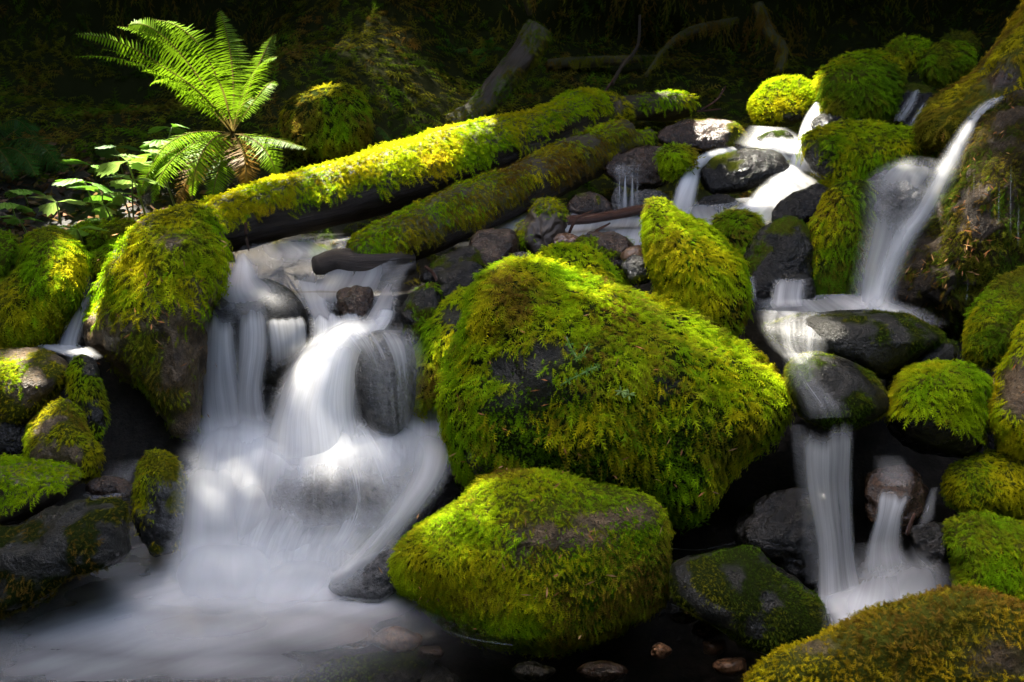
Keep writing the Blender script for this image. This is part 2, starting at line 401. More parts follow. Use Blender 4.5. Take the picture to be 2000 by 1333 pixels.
def log(name, cat, label, pts, mat, moss=None, N=36, n=90, amp=.09, groove=.1, group=None, flat=1.0):
    """pts: px, py, Y, radius in metres along the log"""
    NSEED[0] += 13; seed = NSEED[0]
    pp = np.array([at(x, y, Y) for x, y, Y, r in pts]); rr = [p[3] for p in pts]
    v, q, uv = tube(pp, rr, N, n, seed, amp, groove, flat=flat)
    nn = vnormals(v, q); c = v.mean(0)
    mid = v[:N*n].reshape(n, N, 3).mean(1)
    flip = ((v[:N*n].reshape(n, N, 3)-mid[:, None])*nn[:N*n].reshape(n, N, 3)).sum() < 0
    if flip: q = np.vstack([q[:, ::-1]]) if False else q[:, [0, 1, 3, 2]] if False else q
    nn = -nn if flip else nn
    px, py, _ = proj(v); layers = [] if moss is None else (moss if isinstance(moss, list) else [moss]); mk = np.zeros(len(v)); masks = []
    for m in layers:
        nz = m.get('nz', -.2)
        k = sstep(nn[:, 2]+m.get('nn', .35)*fbm(v*7, seed+50, 3), nz, nz+.25)
        if 'gap' in m: k = k*sstep(fbm(v*m.get('gf', 9), seed+60, 4), m['gap'], m['gap']+.18)
        if 'only' in m: k = k*np.clip(blob(m['only'], px, py)*1.6, 0, 1)
        if 'bare' in m: k = k*np.clip(1-blob(m['bare'], px, py)*1.5, 0, 1)
        masks.append(k); mk = np.maximum(mk, k*m.get('under', 1))
    lp, ct = q_to_loops(q)
    base = np.array([c[0], c[1], v[:, 2].min()])
    o = link(name, mesh_np(name, v-base, lp, ct, M[mat], True, {'moss': mk}, uv), None, base, label, cat, group)
    for i, (m, k) in enumerate(zip(layers, masks)):
        kw = {a: m[a] for a in ('cover', 'tone', 'hang', 'lift', 'spread', 'style', 'wid', 'hangmul', 'pf', 'keep', 'vary') if a in m}
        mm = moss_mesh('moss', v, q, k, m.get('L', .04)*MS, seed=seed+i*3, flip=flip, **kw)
        if mm: mm.transform(__import__('mathutils').Matrix.Translation([-float(x) for x in base])); link('moss', mm, o, kind='stuff')
    return o

def sheet(name, rows, mat='fall', nu=26, nv=70, edge=.3, bulge=0.0, dens=1.0, seed=0, rag=0.0, uoff=0, edger=None, kind='structure', topfade=.12, ripple=.0, blobs=None, holes=None):
    """Falling water: rows run downstream, each (left px,py, right px,py, Y, density[, Y right])."""
    NSEED[0] += 7; seed = NSEED[0]
    R = np.array([[*r, r[4]] if len(r) == 6 else r for r in rows], float)
    L = np.array([at(r[0], r[1], r[4]) for r in R]); Rt = np.array([at(r[2], r[3], r[6]) for r in R])
    c = cat_rom(np.column_stack([L, Rt, R[:, 5]]), nv)
    u = np.linspace(0, 1, nu)
    v = c[:, None, :3]*(1-u)[None, :, None] + c[:, None, 3:6]*u[None, :, None]
    vw = norm(np.array([0, 0, H])-v)
    A = np.clip(c[:, 6], 0, None)[:, None]*sstep(u, 0, edge)[None]*sstep(1-u, 0, edger if edger is not None else edge)[None]
    tt = np.linspace(0, 1, nv)[:, None]
    v = v + vw*(bulge*(4*u*(1-u))[None, :, None])
    wm = np.linalg.norm(c[:, 3:6]-c[:, :3], axis=1).mean()
    ln = np.concatenate([[0], np.cumsum(np.linalg.norm(np.diff((c[:, :3]+c[:, 3:6])/2, axis=0), axis=1))])
    U = np.broadcast_to(u[None]*wm + seed*.37, (nv, nu)); V = np.broadcast_to(ln[:, None]+seed*1.3, (nv, nu))
    if ripple: v = v + vw*(ripple*fbm(np.stack([U*14, V*1.2, U*0+seed], -1), seed, 3))[..., None]
    if rag:
        st = rag*(.5+.5*fbm(np.stack([U*40, U*0, U*0+seed], -1), seed, 3))
        A = A*sstep(ln[:, None]/ln[-1]-st, 0, topfade)
    if blobs or holes:
        px, py, _ = proj(v)
        if blobs: A = A*np.clip(blob(blobs, px, py), 0, 1.5)
        if holes: A = A*np.clip(1-blob(holes, px, py), 0, 1)
    uv = np.stack([U.ravel(), V.ravel()], -1)
    q = grid_quads(nv, nu); v = v.reshape(-1, 3)
    me = mesh_np(name, v, q, np.full(len(q), 4), M[mat], True, {'dens': (A*dens).ravel()}, uv)
    return link(name, me, kind=kind)
# ================================================================== ground
def gz(x, y):
    z = np.interp(y, [-4, 2.75, 3.1, 3.5, 4.2, 5, 6, 6.5, 7.1, 8.5, 12], [-.3, -.28, .0, .42, .55, .78, 1.0, 1.35, 2.6, 6, 12])
    left = sstep(-x, .95, 1.7)*sstep(y, 3.45, 4.0)
    z = z + left*.22*(1-sstep(y, 5.2, 6)) + sstep(x, 2.2, 4)*sstep(y, 3, 5)*.5 + sstep(-x, 2.2, 4.5)*.5*sstep(y, 2, 4)
    z = z + .32*sstep(-x, .2, .9)*(1-.9*sstep(-x, 1.15, 1.6))*sstep(y, 4.6, 5.6)*(1-sstep(y, 6.6, 7.4))
    z = z - .16*np.exp(-((x+.35)/.75)**2)*sstep(y, 3.55, 3.8)*(1-sstep(y, 4.4, 4.8))
    mid = np.exp(-((x+.55)/.95)**2)*sstep(y, 4.7, 5.5)*(1-sstep(y, 6.3, 6.8))*.16
    return z+mid
xs = np.concatenate([np.linspace(-14, -4.2, 20), np.linspace(-4, 4.6, 150), np.linspace(4.8, 14, 20)])
ys = np.concatenate([np.linspace(-6, 1.4, 14), np.linspace(1.5, 9, 150), np.linspace(9.2, 13, 12)])
X, Yg = np.meshgrid(xs, ys); Z = gz(X, Yg)
gv = np.stack([X, Yg, Z], -1)
steep = sstep(Yg, 6.2, 6.9)
lump = fbm(gv*1.1, 3, 4); lump2 = fbm(gv*3.1+9, 8, 4)
gv[..., 2] += .05*lump2 + steep*.1*lump
gv[..., 1] -= steep*(.75*lump+.38*lump2) - steep*.1
cav = blob([(250, 250, 150, 75, 1.), (1330, 130, 190, 70, .9), (480, 150, 70, 60, .6)], *proj(gv)[:2])
gv[..., 1] += steep*cav*.9
gv = gv.reshape(-1, 3); gq = grid_quads(len(ys), len(xs))
gn = vnormals(gv, gq)
gpx, gpy, gd = proj(gv); seen = (gd > .5) & (gpx > -250) & (gpx < 2250) & (gpy > -250) & (gpy < 1500)
bankm = seen*sstep(gv[:, 1], 4.4, 4.9)
hang = seen*sstep(gv[:, 1], 6.2, 6.6)
ground = link('ground', mesh_np('ground', gv, gq, np.full(len(gq), 4), M['earth'], True, {'moss': bankm*.9}), kind='structure')
low = seen*sstep(gv[:, 1], 4.35, 4.7)*(1-.8*sstep(gv[:, 1], 6.2, 6.6))*sstep(fbm(gv*2.3+4, 77, 3), -.5, -.2)
mm = moss_mesh('ground_moss', gv, gq, low, .062, cover=2.6, tone=(('olive', 2), ('deep', 1), ('dark', 1), ('brown', .8)), hang=.4, lift=.6, seed=401, flip=gn[:, 2].mean() < 0, cmax=22000)
link('ground_moss', mm, ground, kind='stuff')
hm = hang*sstep(fbm(gv*1.7, 78, 4), -.3, .15)
mm = moss_mesh('hanging_moss', gv, gq, hm, .11, cover=1.5, tone=(('olive', .5), ('dark', 1.6), ('brown', .9)), hang=1.2, lift=.3, spread=.6, wid=.17, seed=402, flip=gn[:, 2].mean() < 0, cmax=24000)
link('hanging_moss', mm, ground, kind='stuff')

# ================================================================== still water
def flat_water(name, x0, x1, y0, y1, z, mat='still', n=30):
    a, b = np.meshgrid(np.linspace(x0, x1, n), np.linspace(y0, y1, n)); v = np.stack([a, b, 0*a+z+.004*fbm(np.stack([a*4, b*4, a*0], -1), 5, 3)], -1).reshape(-1, 3)
    q = grid_quads(n, n)
    return link(name, mesh_np(name, v, q, np.full(len(q), 4), M[mat], True), kind='structure')
flat_water('pool_water', -2.4, 2.0, .9, 3.15, 0.0)

# ================================================================== boulders
def m(L=.035, tone=(('green', 2), ('lime', 1), ('yellow', 1)), **k): return dict(L=L, tone=tone, **k)
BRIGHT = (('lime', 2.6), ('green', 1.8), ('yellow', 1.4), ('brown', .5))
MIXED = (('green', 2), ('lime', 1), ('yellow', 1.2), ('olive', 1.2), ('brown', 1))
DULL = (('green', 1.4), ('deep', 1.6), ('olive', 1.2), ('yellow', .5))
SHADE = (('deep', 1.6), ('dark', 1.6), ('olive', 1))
OCHRE = (('yellow', 1.6), ('olive', 1.8), ('gold', .7), ('brown', .8))
BO = 'boulders in and along the stream'; ST = 'small stones among the boulders'
MB = [(1010,718,46,30,1.5),(1035,768,34,36,1.4),(985,795,32,26,1.3),(1070,690,40,22,1.1),(1040,840,28,20,.9),(1330,850,50,26,.8),(1150,900,50,24,.8)]
rock('mossy_boulder', 'boulder', 'largest boulder, domed and wrapped in bright feathery moss, in the middle of the stream',
     [(945,548),(985,524),(1050,524),(1110,543),(1180,562),(1260,587),(1340,622),(1420,662),(1490,697),(1533,730),(1548,772),(1538,815),(1500,855),(1462,890),(1425,930),(1398,965),(1365,988),(1310,996),(1250,988),(1180,972),(1100,962),(1000,952),(925,922),(893,885),(878,830),(874,760),(884,680),(905,610)],
     2.98, 'damp', [m(.052, BRIGHT, cover=6, nz=.05, nn=.6, hang=.7, lift=.8, bare=MB), m(.038, (('green', 1.9), ('yellow', 1.1), ('olive', .9), ('brown', .8), ('lime', 1.3)), cover=4.5, hang=1.0, lift=.55, bare=MB, hangmul=.6, gap=-.30), m(.024, (('deep', 1.5), ('green', 1), ('dark', .8)), cover=3, style='tuft', only=[(1200,870,230,80,1),(1000,860,80,70,.7),(1380,900,60,70,.8)])], T=.36, N=128, amp=.05, peak=(.0, .06), fq=3.4, pw=(.62, .74), group=BO, key='main')
rock('mossy_boulder', 'boulder', 'tall lobe of bright moss hanging over white water, left of the largest boulder',
     [(930,560),(872,587),(832,622),(817,660),(802,720),(797,780),(812,798),(842,772),(880,778),(930,760),(960,690),(960,600)],
     3.22, 'damp', m(.04, BRIGHT, cover=7, hang=1.0, lift=.6, hangmul=.8, bare=[(890,620,22,24,.9)]), N=80, amp=.05, group=BO, T=.16)
rock('mossy_boulder', 'boulder', 'broad green boulder with a bald brown ridge, in dark water before the largest boulder',
     [(950,932),(1010,918),(1080,932),(1150,952),(1220,967),(1272,985),(1297,1020),(1300,1080),(1296,1150),(1268,1188),(1200,1222),(1140,1246),(1080,1258),(1000,1256),(920,1242),(860,1222),(800,1183),(757,1150),(741,1110),(762,1070),(820,1012),(882,977)],
     2.58, 'tan', [m(.032, BRIGHT, cover=6, hang=.55, lift=.75, only=[(890,1080,90,110,1),(930,1190,130,50,.9),(1000,945,120,26,1),(800,1130,60,50,.8)]),
      m(.022, (('deep', 1.2), ('green', 1.6), ('dark', .6)), cover=4.5, hang=.4, lift=.9, style='tuft', only=[(1170,1130,110,50,1),(1100,1190,90,40,.8),(1240,1080,50,50,.8)]),
      m(.030, MIXED, cover=3.2, hang=.8, lift=.6, bare=[(1090,1048,95,24,1.1),(1190,1018,70,18,1),(1010,1072,40,26,.9),(1250,1005,36,18,1)], hangmul=.5)], T=.24, N=112, amp=.05, peak=(.06, -.02), pw=(.8, .75), fq=3.4, group=BO, key='front')
rock('mossy_boulder', 'boulder', 'low cushion of yellow-green moss just behind the top of the largest boulder',
     [(1046,496),(1090,478),(1142,483),(1184,508),(1218,536),(1224,570),(1180,600),(1100,590),(1052,545)], 3.5, 'damp', m(.04, BRIGHT, cover=7, hang=.7, lift=.7), group=BO)
rock('mossy_boulder', 'boulder', 'upright pointed boulder of bright moss beside the white upper stream',
     [(1260,400),(1275,388),(1300,392),(1335,414),(1380,440),(1418,472),(1446,512),(1458,570),(1456,620),(1430,648),(1380,638),(1312,610),(1284,560),(1264,500),(1257,440)],
     3.45, 'damp', [m(.045, BRIGHT, cover=7.5, hang=.8, lift=.65, bare=[(1440,610,30,45,.9)]), m(.025, MIXED, cover=2, hang=.6)], N=96, amp=.045, group=BO, T=.2)
rock('mossy_boulder', 'boulder', 'small round moss ball behind the pointed boulder, below the white stream',
     [(1396,432),(1430,411),(1468,416),(1488,440),(1487,475),(1468,500),(1430,503),(1406,470)], 3.75, 'damp', m(.04, MIXED, cover=7, hang=.6, lift=.7), group=BO)
rock('wet_boulder', 'boulder', 'dark wet slab with thin moss beneath the small moss ball',
     [(1470,470),(1505,436),(1550,424),(1580,450),(1585,510),(1578,560),(1550,600),(1500,604),(1462,590),(1452,520)], 3.62, 'dark', m(.022, SHADE, cover=1.6, hang=.6, gap=.05), group=BO)
rock('mossy_boulder', 'boulder', 'drooping curtain-like moss boulder between the two right-hand streams',
     [(1628,364),(1660,358),(1692,368),(1708,430),(1706,500),(1694,570),(1650,585),(1600,580),(1578,540),(1576,480),(1592,410)], 3.7, 'damp',
     [m(.05, (('deep', 1.4), ('green', 1.8), ('yellow', .9)), cover=6, hang=1.2, lift=.45, hangmul=1.2, only=[(1620,450,60,130,1)]), m(.03, (('olive', 1.5), ('dark', 1.5), ('brown', 1)), cover=4, hang=1, lift=.5, hangmul=1.2)], amp=.06, group=BO)
rock('mossy_boulder', 'boulder', 'wide dark boulder with a thick moss cap, right of the bright upper cascade',
     [(1562,270),(1602,248),(1680,240),(1750,247),(1808,262),(1828,286),(1800,312),(1740,335),(1700,350),(1640,360),(1602,345),(1572,312)], 4.3, 'dark',
     m(.05, (('green', 2), ('deep', 1.4), ('lime', .8), ('yellow', .6)), cover=7, hang=.8, lift=.6, bare=[(1585,325,38,36,1)], hangmul=1), N=88, group=BO)
rock('wet_boulder', 'boulder', 'glossy black wet boulder splitting the white stream at upper right',
     [(1370,330),(1400,306),(1450,292),(1500,291),(1533,310),(1538,332),(1500,356),(1440,376),(1390,379),(1369,360)], 4.45, 'dark', m(.02, SHADE, cover=.8, gap=.15, nz=.3), amp=.03, group=BO)
rock('wet_boulder', 'boulder', 'reddish brown glistening boulder touching the end of the long mossy log',
     [(1290,255),(1330,237),(1400,233),(1450,246),(1460,275),(1440,297),(1390,302),(1320,288),(1288,275)], 4.95, 'brown', m(.02, MIXED, cover=.8, gap=.1), amp=.06, group=BO, fq=14)
rock('mossy_boulder', 'boulder', 'sunlit round golden-green moss cushion standing out against black background',
     [(1470,192),(1500,158),(1545,150),(1590,161),(1606,186),(1598,212),(1570,233),(1530,243),(1482,238),(1469,218)], 5.2, 'dark',
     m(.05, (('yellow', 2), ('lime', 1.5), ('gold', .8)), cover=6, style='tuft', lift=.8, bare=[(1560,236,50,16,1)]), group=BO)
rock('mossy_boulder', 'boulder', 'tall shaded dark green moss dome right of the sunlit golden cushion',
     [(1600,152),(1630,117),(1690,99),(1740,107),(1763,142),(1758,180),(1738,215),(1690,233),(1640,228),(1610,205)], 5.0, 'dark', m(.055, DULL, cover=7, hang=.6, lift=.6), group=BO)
rock('mossy_boulder', 'boulder', 'small moss hump peeking over the right shoulder of the tall moss dome', [(1735,92),(1770,74),(1808,82),(1812,105),(1782,135),(1745,125)], 5.5, 'dark', m(.055, MIXED, cover=6), group=BO)
rock('mossy_boulder', 'boulder', 'round moss hump beside the leaning yellow-moss slope at top right', [(1800,112),(1840,82),(1888,87),(1903,112),(1890,145),(1850,160),(1810,152)], 5.3, 'dark', m(.055, DULL, cover=6), group=BO)
rock('mossy_boulder', 'boulder', 'farthest small shaded moss hump near the top right corner', [(1838,80),(1860,64),(1895,68),(1912,90),(1890,105),(1850,105)], 5.8, 'dark', m(.055, SHADE, cover=6), group=BO)
rock('wet_boulder', 'boulder', 'black wet stone under the tall moss dome', [(1590,232),(1640,220),(1690,224),(1720,240),(1680,262),(1600,262)], 4.85, 'dark', group=BO)
rock('wet_boulder', 'boulder', 'dark stone in the small upper trickle behind the moss-capped wide boulder', [(1730,205),(1770,165),(1815,170),(1850,210),(1830,250),(1770,258)], 5.0, 'dark', m(.03, SHADE, cover=1.5, gap=0), group=BO)
rock('mossy_boulder', 'boulder', 'long sloping boulder with yellow moss rising out of the top right corner',
     [(2100,-80),(2000,18),(1960,66),(1920,121),(1870,166),(1815,200),(1793,235),(1800,268),(1845,268),(1905,225),(2000,185),(2150,120)], 4.4, 'brown',
     [m(.055, OCHRE, cover=4.5, hang=.7, lift=.5, bare=[(1960,150,40,26,.9)])], N=96, group=BO, amp=.03)
rock('mossy_cliff', 'boulder', 'large rough brown dripping rock face at the right edge',
     [(2160,160),(2030,165),(1955,200),(1905,245),(1880,310),(1845,365),(1825,425),(1775,480),(1742,525),(1745,575),(1800,595),(1880,615),(2000,610),(2160,620)], 3.85, 'cliff',
     [m(.034, (('brown', 2), ('dark', 1.8), ('olive', .7)), cover=2.6, hang=.8, lift=.6, gap=-.2), m(.032, (('olive', 1.5), ('deep', 1.2), ('dark', 1)), cover=2.8, hang=1.1, lift=.5, hangmul=1.6, gap=-.1, only=[(1780,510,50,60,1),(1870,350,26,70,.8),(1960,420,60,50,.6),(1850,570,140,40,1),(1950,530,110,40,.8)])],
     N=128, amp=.055, T=.3, back=.4, fq=5.5, ridge=.3, group=BO, key='cliff')
rock('mossy_boulder', 'boulder', 'dark green moss boulder at the right edge below the dripping rock face',
     [(1884,645),(1894,602),(1932,562),(2000,528),(2100,500),(2140,640),(2050,720),(1960,700),(1892,692)], 3.25, 'dark', m(.035, DULL, cover=5, hang=.6, lift=.7), group=BO)
rock('mossy_boulder', 'boulder', 'brown boulder rimmed with golden moss, cut off by the right edge',
     [(2060,590),(2000,640),(1975,695),(1948,752),(1934,800),(1942,840),(1962,878),(2020,905),(2140,900),(2160,640)], 2.85, 'tan',
     [m(.032, (('lime', 1), ('yellow', 1.6), ('gold', 1)), cover=6, hang=.8, lift=.6, bare=[(2000,755,48,52,1.2)], hangmul=.5)], group=BO, N=88, key='rimmed')
rock('mossy_boulder', 'boulder', 'boulder with a grassy moss cap and black underside, right of the lower waterfall',
     [(1748,765),(1772,730),(1820,714),(1880,718),(1926,737),(1940,762),(1932,802),(1926,850),(1900,890),(1840,895),(1780,876),(1742,845),(1737,800)], 2.85, 'dark',
     m(.034, (('green', 2), ('lime', 1.3), ('yellow', .8), ('brown', .4)), cover=7, hang=.7, lift=.7, nz=-.12, nn=.25, hangmul=.8), group=BO, T=.2, pw=(.8, .8), peak=(0, -.08))
rock('wet_boulder', 'boulder', 'flat dark slab under the mist of the right-hand stream',
     [(1490,640),(1530,618),(1600,608),(1690,606),(1765,612),(1810,634),(1843,658),(1800,690),(1735,735),(1690,722),(1600,700),(1530,672)], 3.12, 'damp', m(.018, SHADE, cover=1.2, hang=.5, lift=.8, gap=0.0), T=.24, pw=(.75, .7), peak=(0, .1), amp=.03, group=BO)
rock('wet_boulder', 'boulder', 'sloping dark slab feeding the lower right waterfall',
     [(1545,700),(1600,686),(1680,712),(1722,752),(1734,790),(1700,816),(1660,832),(1600,825),(1560,800),(1535,740)], 2.86, 'damp', m(.016, (('deep', 1), ('olive', .7), ('dark', 2)), cover=1.4, hang=.5, lift=.8, gap=-.05), T=.2, pw=(.75, .7), amp=.03, group=BO)
rock('wet_boulder', 'boulder', 'narrow dark stone behind the grassy moss-capped boulder', [(1735,742),(1780,700),(1830,668),(1860,668),(1868,700),(1835,725),(1775,745),(1740,772)], 3.05, 'damp', m(.016, SHADE, cover=1.6, gap=0), group=BO)
rock('mossy_boulder', 'boulder', 'olive-mossed foreground boulder filling the bottom right corner',
     [(1440,1400),(1480,1322),(1545,1278),(1622,1242),(1702,1207),(1780,1180),(1850,1166),(1930,1172),(2000,1196),(2100,1270),(2150,1420),(1900,1500),(1600,1480)], 2.1, 'tan',
     [m(.028, OCHRE, cover=3.4, hang=.1, lift=1.0, spread=1.5, style='frond', wid=.4, bare=[(1590,1262,44,20,.6),(1960,1290,60,40,.7)])], N=120, amp=.04, group=BO, pw=(.8, .8), peak=(.05, -.1))
rock('damp_stone', 'boulder', 'dark stone with a fine green film, right of the broad green boulder',
     [(1312,1095),(1380,1078),(1460,1068),(1512,1102),(1570,1147),(1608,1190),(1622,1238),(1580,1268),(1530,1282),(1450,1252),(1370,1198),(1312,1158)], 2.42, 'damp',
     m(.014, (('dark', 2), ('deep', 1), ('olive', .5)), cover=1.3, hang=.3, lift=.9, gap=-.15), N=96, amp=.03, group=BO, pw=(.8, .8), T=.14)
rock('wet_stone', 'boulder', 'glossy black rock behind the lower right waterfall', [(1440,1040),(1470,985),(1530,960),(1620,960),(1660,1040),(1640,1130),(1570,1150),(1500,1100)], 2.66, 'dark', None, amp=.08, group=BO)
rock('mossy_boulder', 'boulder', 'upper of two stacked moss mounds at the right edge below the rimmed boulder',
     [(1845,950),(1862,915),(1905,893),(1960,880),(2040,880),(2140,900),(2150,985),(2040,1010),(1930,995),(1860,985)], 2.72, 'dark', m(.03, (('green', 1.6), ('deep', 1.5), ('lime', .6), ('yellow', .8)), cover=6, hang=.6, lift=.7), group=BO)
rock('mossy_boulder', 'boulder', 'lower of two stacked moss mounds at the right edge beside the white basin',
     [(1843,1045),(1860,1018),(1910,1006),(1990,1018),(2130,1030),(2150,1190),(2020,1210),(1930,1175),(1885,1155),(1862,1110),(1850,1060)], 2.5, 'dark', m(.03, DULL, cover=6, hang=.5, lift=.7), group=BO)
rock('wet_stone', 'stone', 'reddish brown stone under the small right-hand trickle', [(1690,940),(1720,915),(1780,920),(1805,960),(1800,1010),(1760,1040),(1700,1020)], 2.68, 'brown', group=ST)
rock('wet_stone', 'stone', 'black wedge stone poking out of the white basin at lower right', [(1675,1110),(1720,1068),(1748,1076),(1760,1100),(1740,1120),(1690,1125)], 2.52, 'dark', group=ST)
rock('wet_stone', 'stone', 'dark stone on the right rim of the white basin', [(1780,1040),(1830,1020),(1870,1060),(1880,1130),(1850,1160),(1810,1110)], 2.52, 'dark', group=ST)
# left bank
rock('mossy_boulder', 'boulder', 'big tan boulder with a thick sunlit moss hood, left of the white cascade',
     [(332,412),(380,404),(418,432),(434,480),(432,540),(402,610),(392,700),(380,790),(366,850),(332,828),(292,780),(242,730),(195,684),(176,642),(187,590),(216,522),(252,472),(292,432)], 3.3, 'tan',
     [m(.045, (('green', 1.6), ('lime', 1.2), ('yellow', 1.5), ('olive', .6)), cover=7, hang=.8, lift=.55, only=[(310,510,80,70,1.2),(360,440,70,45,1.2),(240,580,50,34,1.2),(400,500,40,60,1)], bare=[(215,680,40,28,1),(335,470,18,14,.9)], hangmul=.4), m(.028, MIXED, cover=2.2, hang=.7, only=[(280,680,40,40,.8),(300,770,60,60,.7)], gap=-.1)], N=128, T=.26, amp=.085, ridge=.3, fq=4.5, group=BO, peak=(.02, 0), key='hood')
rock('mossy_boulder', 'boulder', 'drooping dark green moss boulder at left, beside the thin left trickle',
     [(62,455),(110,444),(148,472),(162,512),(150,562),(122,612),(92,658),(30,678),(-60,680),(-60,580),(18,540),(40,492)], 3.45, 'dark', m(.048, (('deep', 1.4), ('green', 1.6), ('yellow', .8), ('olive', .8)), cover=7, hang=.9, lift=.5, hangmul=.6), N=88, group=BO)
rock('mossy_boulder', 'boulder', 'narrow moss cushion squeezed between two big boulders at left', [(172,502),(212,477),(262,462),(300,452),(290,500),(240,535),(198,545),(176,530)], 3.6, 'dark', m(.045, DULL, cover=7, hang=.7), group=BO)
rock('mossy_boulder', 'boulder', 'low moss hump below the broad leaves at far left', [(140,445),(200,433),(268,433),(284,448),(245,470),(170,492),(148,470)], 3.9, 'dark', m(.045, (('olive', 1.5), ('green', 1), ('yellow', .8)), cover=6), group=BO)
rock('mossy_boulder', 'boulder', 'moss hump cut off by the left edge below the leaves', [(-60,460),(10,455),(36,475),(22,522),(-20,560),(-70,560)], 3.6, 'dark', m(.045, DULL, cover=6), group=BO)
rock('wet_boulder', 'boulder', 'rounded tan wet stone at the left edge with a moss fleck',
     [(-70,700),(20,687),(80,683),(123,702),(130,725),(110,762),(72,800),(30,840),(-70,850)], 3.1, 'tan', [m(.028, BRIGHT, cover=4, only=[(15,725,28,22,1)]), m(.02, OCHRE, cover=1.2, gap=.05)], group=BO, T=.2)
rock('mossy_stone', 'stone', 'narrow mossy standing stone next to the rounded tan stone', [(132,722),(156,692),(184,702),(200,742),(208,800),(202,848),(172,868),(142,790)], 3.0, 'damp', m(.022, MIXED, cover=3, gap=-.2, hang=.7), group=ST)
rock('mossy_stone', 'stone', 'pointed sun-flecked stone with yellow moss at lower left', [(52,850),(82,802),(120,780),(150,802),(178,850),(193,900),(170,928),(100,915),(52,895)], 2.86, 'tan', m(.022, (('yellow', 1.3), ('lime', 1.2), ('brown', 1)), cover=3.4, gap=-.25), group=ST)
rock('mossy_log_end', 'log', 'black rotten log end topped with moss at the lower left edge', [(-70,905),(40,900),(118,908),(148,920),(150,945),(100,985),(40,1010),(-70,1030)], 2.7, 'bark', m(.034, BRIGHT, cover=7, nz=.15, nn=.2, hang=.5), T=.14)
rock('wet_boulder', 'boulder', 'long dark wet boulder at the lower left edge of the pool',
     [(-70,1070),(30,1028),(110,994),(190,980),(246,984),(253,1040),(238,1088),(130,1130),(80,1172),(-70,1210)], 2.5, 'damp', [m(.022, (('olive', 1.4), ('dark', 1), ('brown', 1)), cover=1.0, gap=.02)], N=96, T=.16, amp=.05, group=BO)
rock('wet_boulder', 'boulder', 'upright wet stone with a mossy tip beside the white pool at left',
     [(290,882),(320,880),(348,902),(364,942),(368,1000),(350,1060),(310,1083),(276,1050),(260,990),(266,932)], 2.74, 'grey', [m(.022, (('yellow', 1), ('lime', 1.2), ('olive', 1)), cover=5, only=[(310,905,40,30,1.2),(275,960,16,40,.7)]), m(.018, OCHRE, cover=.8, gap=.1)], group=BO, amp=.07, ridge=.3)
rock('wet_stone', 'stone', 'flat stone in the dark side channel at lower left', [(170,950),(200,930),(250,940),(262,965),(220,980),(180,972)], 2.75, 'brown', group=ST)
rock('wet_stone', 'stone', 'half-hidden dark rock under the narrow standing stone', [(0,800),(40,820),(60,860),(40,900),(-40,900),(-40,820)], 2.95, 'dark', group=ST)
# in the cascade
rock('wet_boulder', 'boulder', 'grey glistening boulder beside the thick white cascade',
     [(668,705),(700,660),(755,645),(800,668),(815,740),(795,830),(750,850),(712,815),(680,760)], 3.12, 'grey', None, T=.17, amp=.04, fq=6, group=BO)
rock('wet_boulder', 'boulder', 'round dark boulder veiled by white water at the foot of the cascade',
     [(490,990),(520,925),(590,878),(670,866),(755,893),(820,950),(820,1000),(775,1050),(690,1085),(560,1085),(495,1050)], 3.0, 'grey', None, T=.12, amp=.025, group=BO)
rock('wet_boulder', 'boulder', 'smooth dark boulder forming the lip of the cascade',
     [(385,605),(420,570),(470,548),(520,545),(572,570),(600,620),(590,690),(540,760),(440,760),(390,690)], 3.42, 'damp', None, T=.14, amp=.02, group=BO)
rock('wet_boulder', 'boulder', 'dark rock wall behind the left strands of the cascade', [(370,640),(450,640),(530,680),(560,760),(540,860),(440,880),(370,850)], 3.32, 'dark', None, T=.1, group=BO)
rock('wet_boulder', 'boulder', 'brown rock in the lip between two strands of the cascade', [(660,575),(690,562),(725,568),(728,600),(700,640),(670,625)], 3.4, 'brown', None, group=BO)
rock('wet_boulder', 'boulder', 'dark ledge behind the right half of the cascade', [(590,600),(660,590),(780,600),(840,680),(850,800),(800,860),(640,860),(580,740)], 3.45, 'dark', None, T=.1, group=BO)
rock('wet_boulder', 'boulder', 'low dark ledge under the second fall', [(360,900),(520,880),(800,900),(900,960),(880,1080),(640,1120),(400,1120),(345,1010)], 3.1, 'dark', None, T=.12, group=BO)
rock('wet_stone', 'stone', 'slanted grey stone at the right foot of the cascade under thin water', [(640,1150),(690,1110),(770,1075),(790,1120),(760,1165),(690,1175)], 2.55, 'grey', None, group=ST, T=.05)
# centre stones
rock('wet_stone', 'stone', 'olive brown wet stone below the shorter log', [(918,470),(950,448),(1000,452),(1015,490),(1005,530),(960,545),(925,520)], 3.72, 'brown', m(.025, MIXED, cover=1, gap=.12), group=ST)
rock('rotten_stump', 'stump', 'black rotten stump with a moss crest beside the brown stick', [(1012,450),(1040,405),(1062,390),(1095,402),(1104,430),(1100,470),(1078,505),(1030,515),(1012,490)], 3.85, 'bark', m(.035, BRIGHT, cover=6, only=[(1078,403,32,14,1.2),(1018,460,10,24,.7)]), amp=.1, ridge=.4)
rock('wet_stone', 'stone', 'flat rusty brown stone right of the black stump', [(1062,468),(1080,456),(1120,458),(1135,475),(1100,490),(1068,485)], 3.78, 'pebble', group=ST)
rock('earth_mound', 'mound', 'earthy mound of rotten wood with a moss top behind the moss cushion', [(1110,480),(1150,458),(1190,452),(1230,470),(1250,495),(1245,530),(1180,545),(1120,520)], 3.66, 'brown', m(.028, MIXED, cover=3, gap=-.05), amp=.09)
rock('wet_stone', 'stone', 'smooth caramel brown pebble next to the pointed boulder', [(1211,502),(1225,485),(1250,479),(1268,492),(1258,508),(1225,512)], 3.52, 'pebble', None, amp=.02, group=ST)
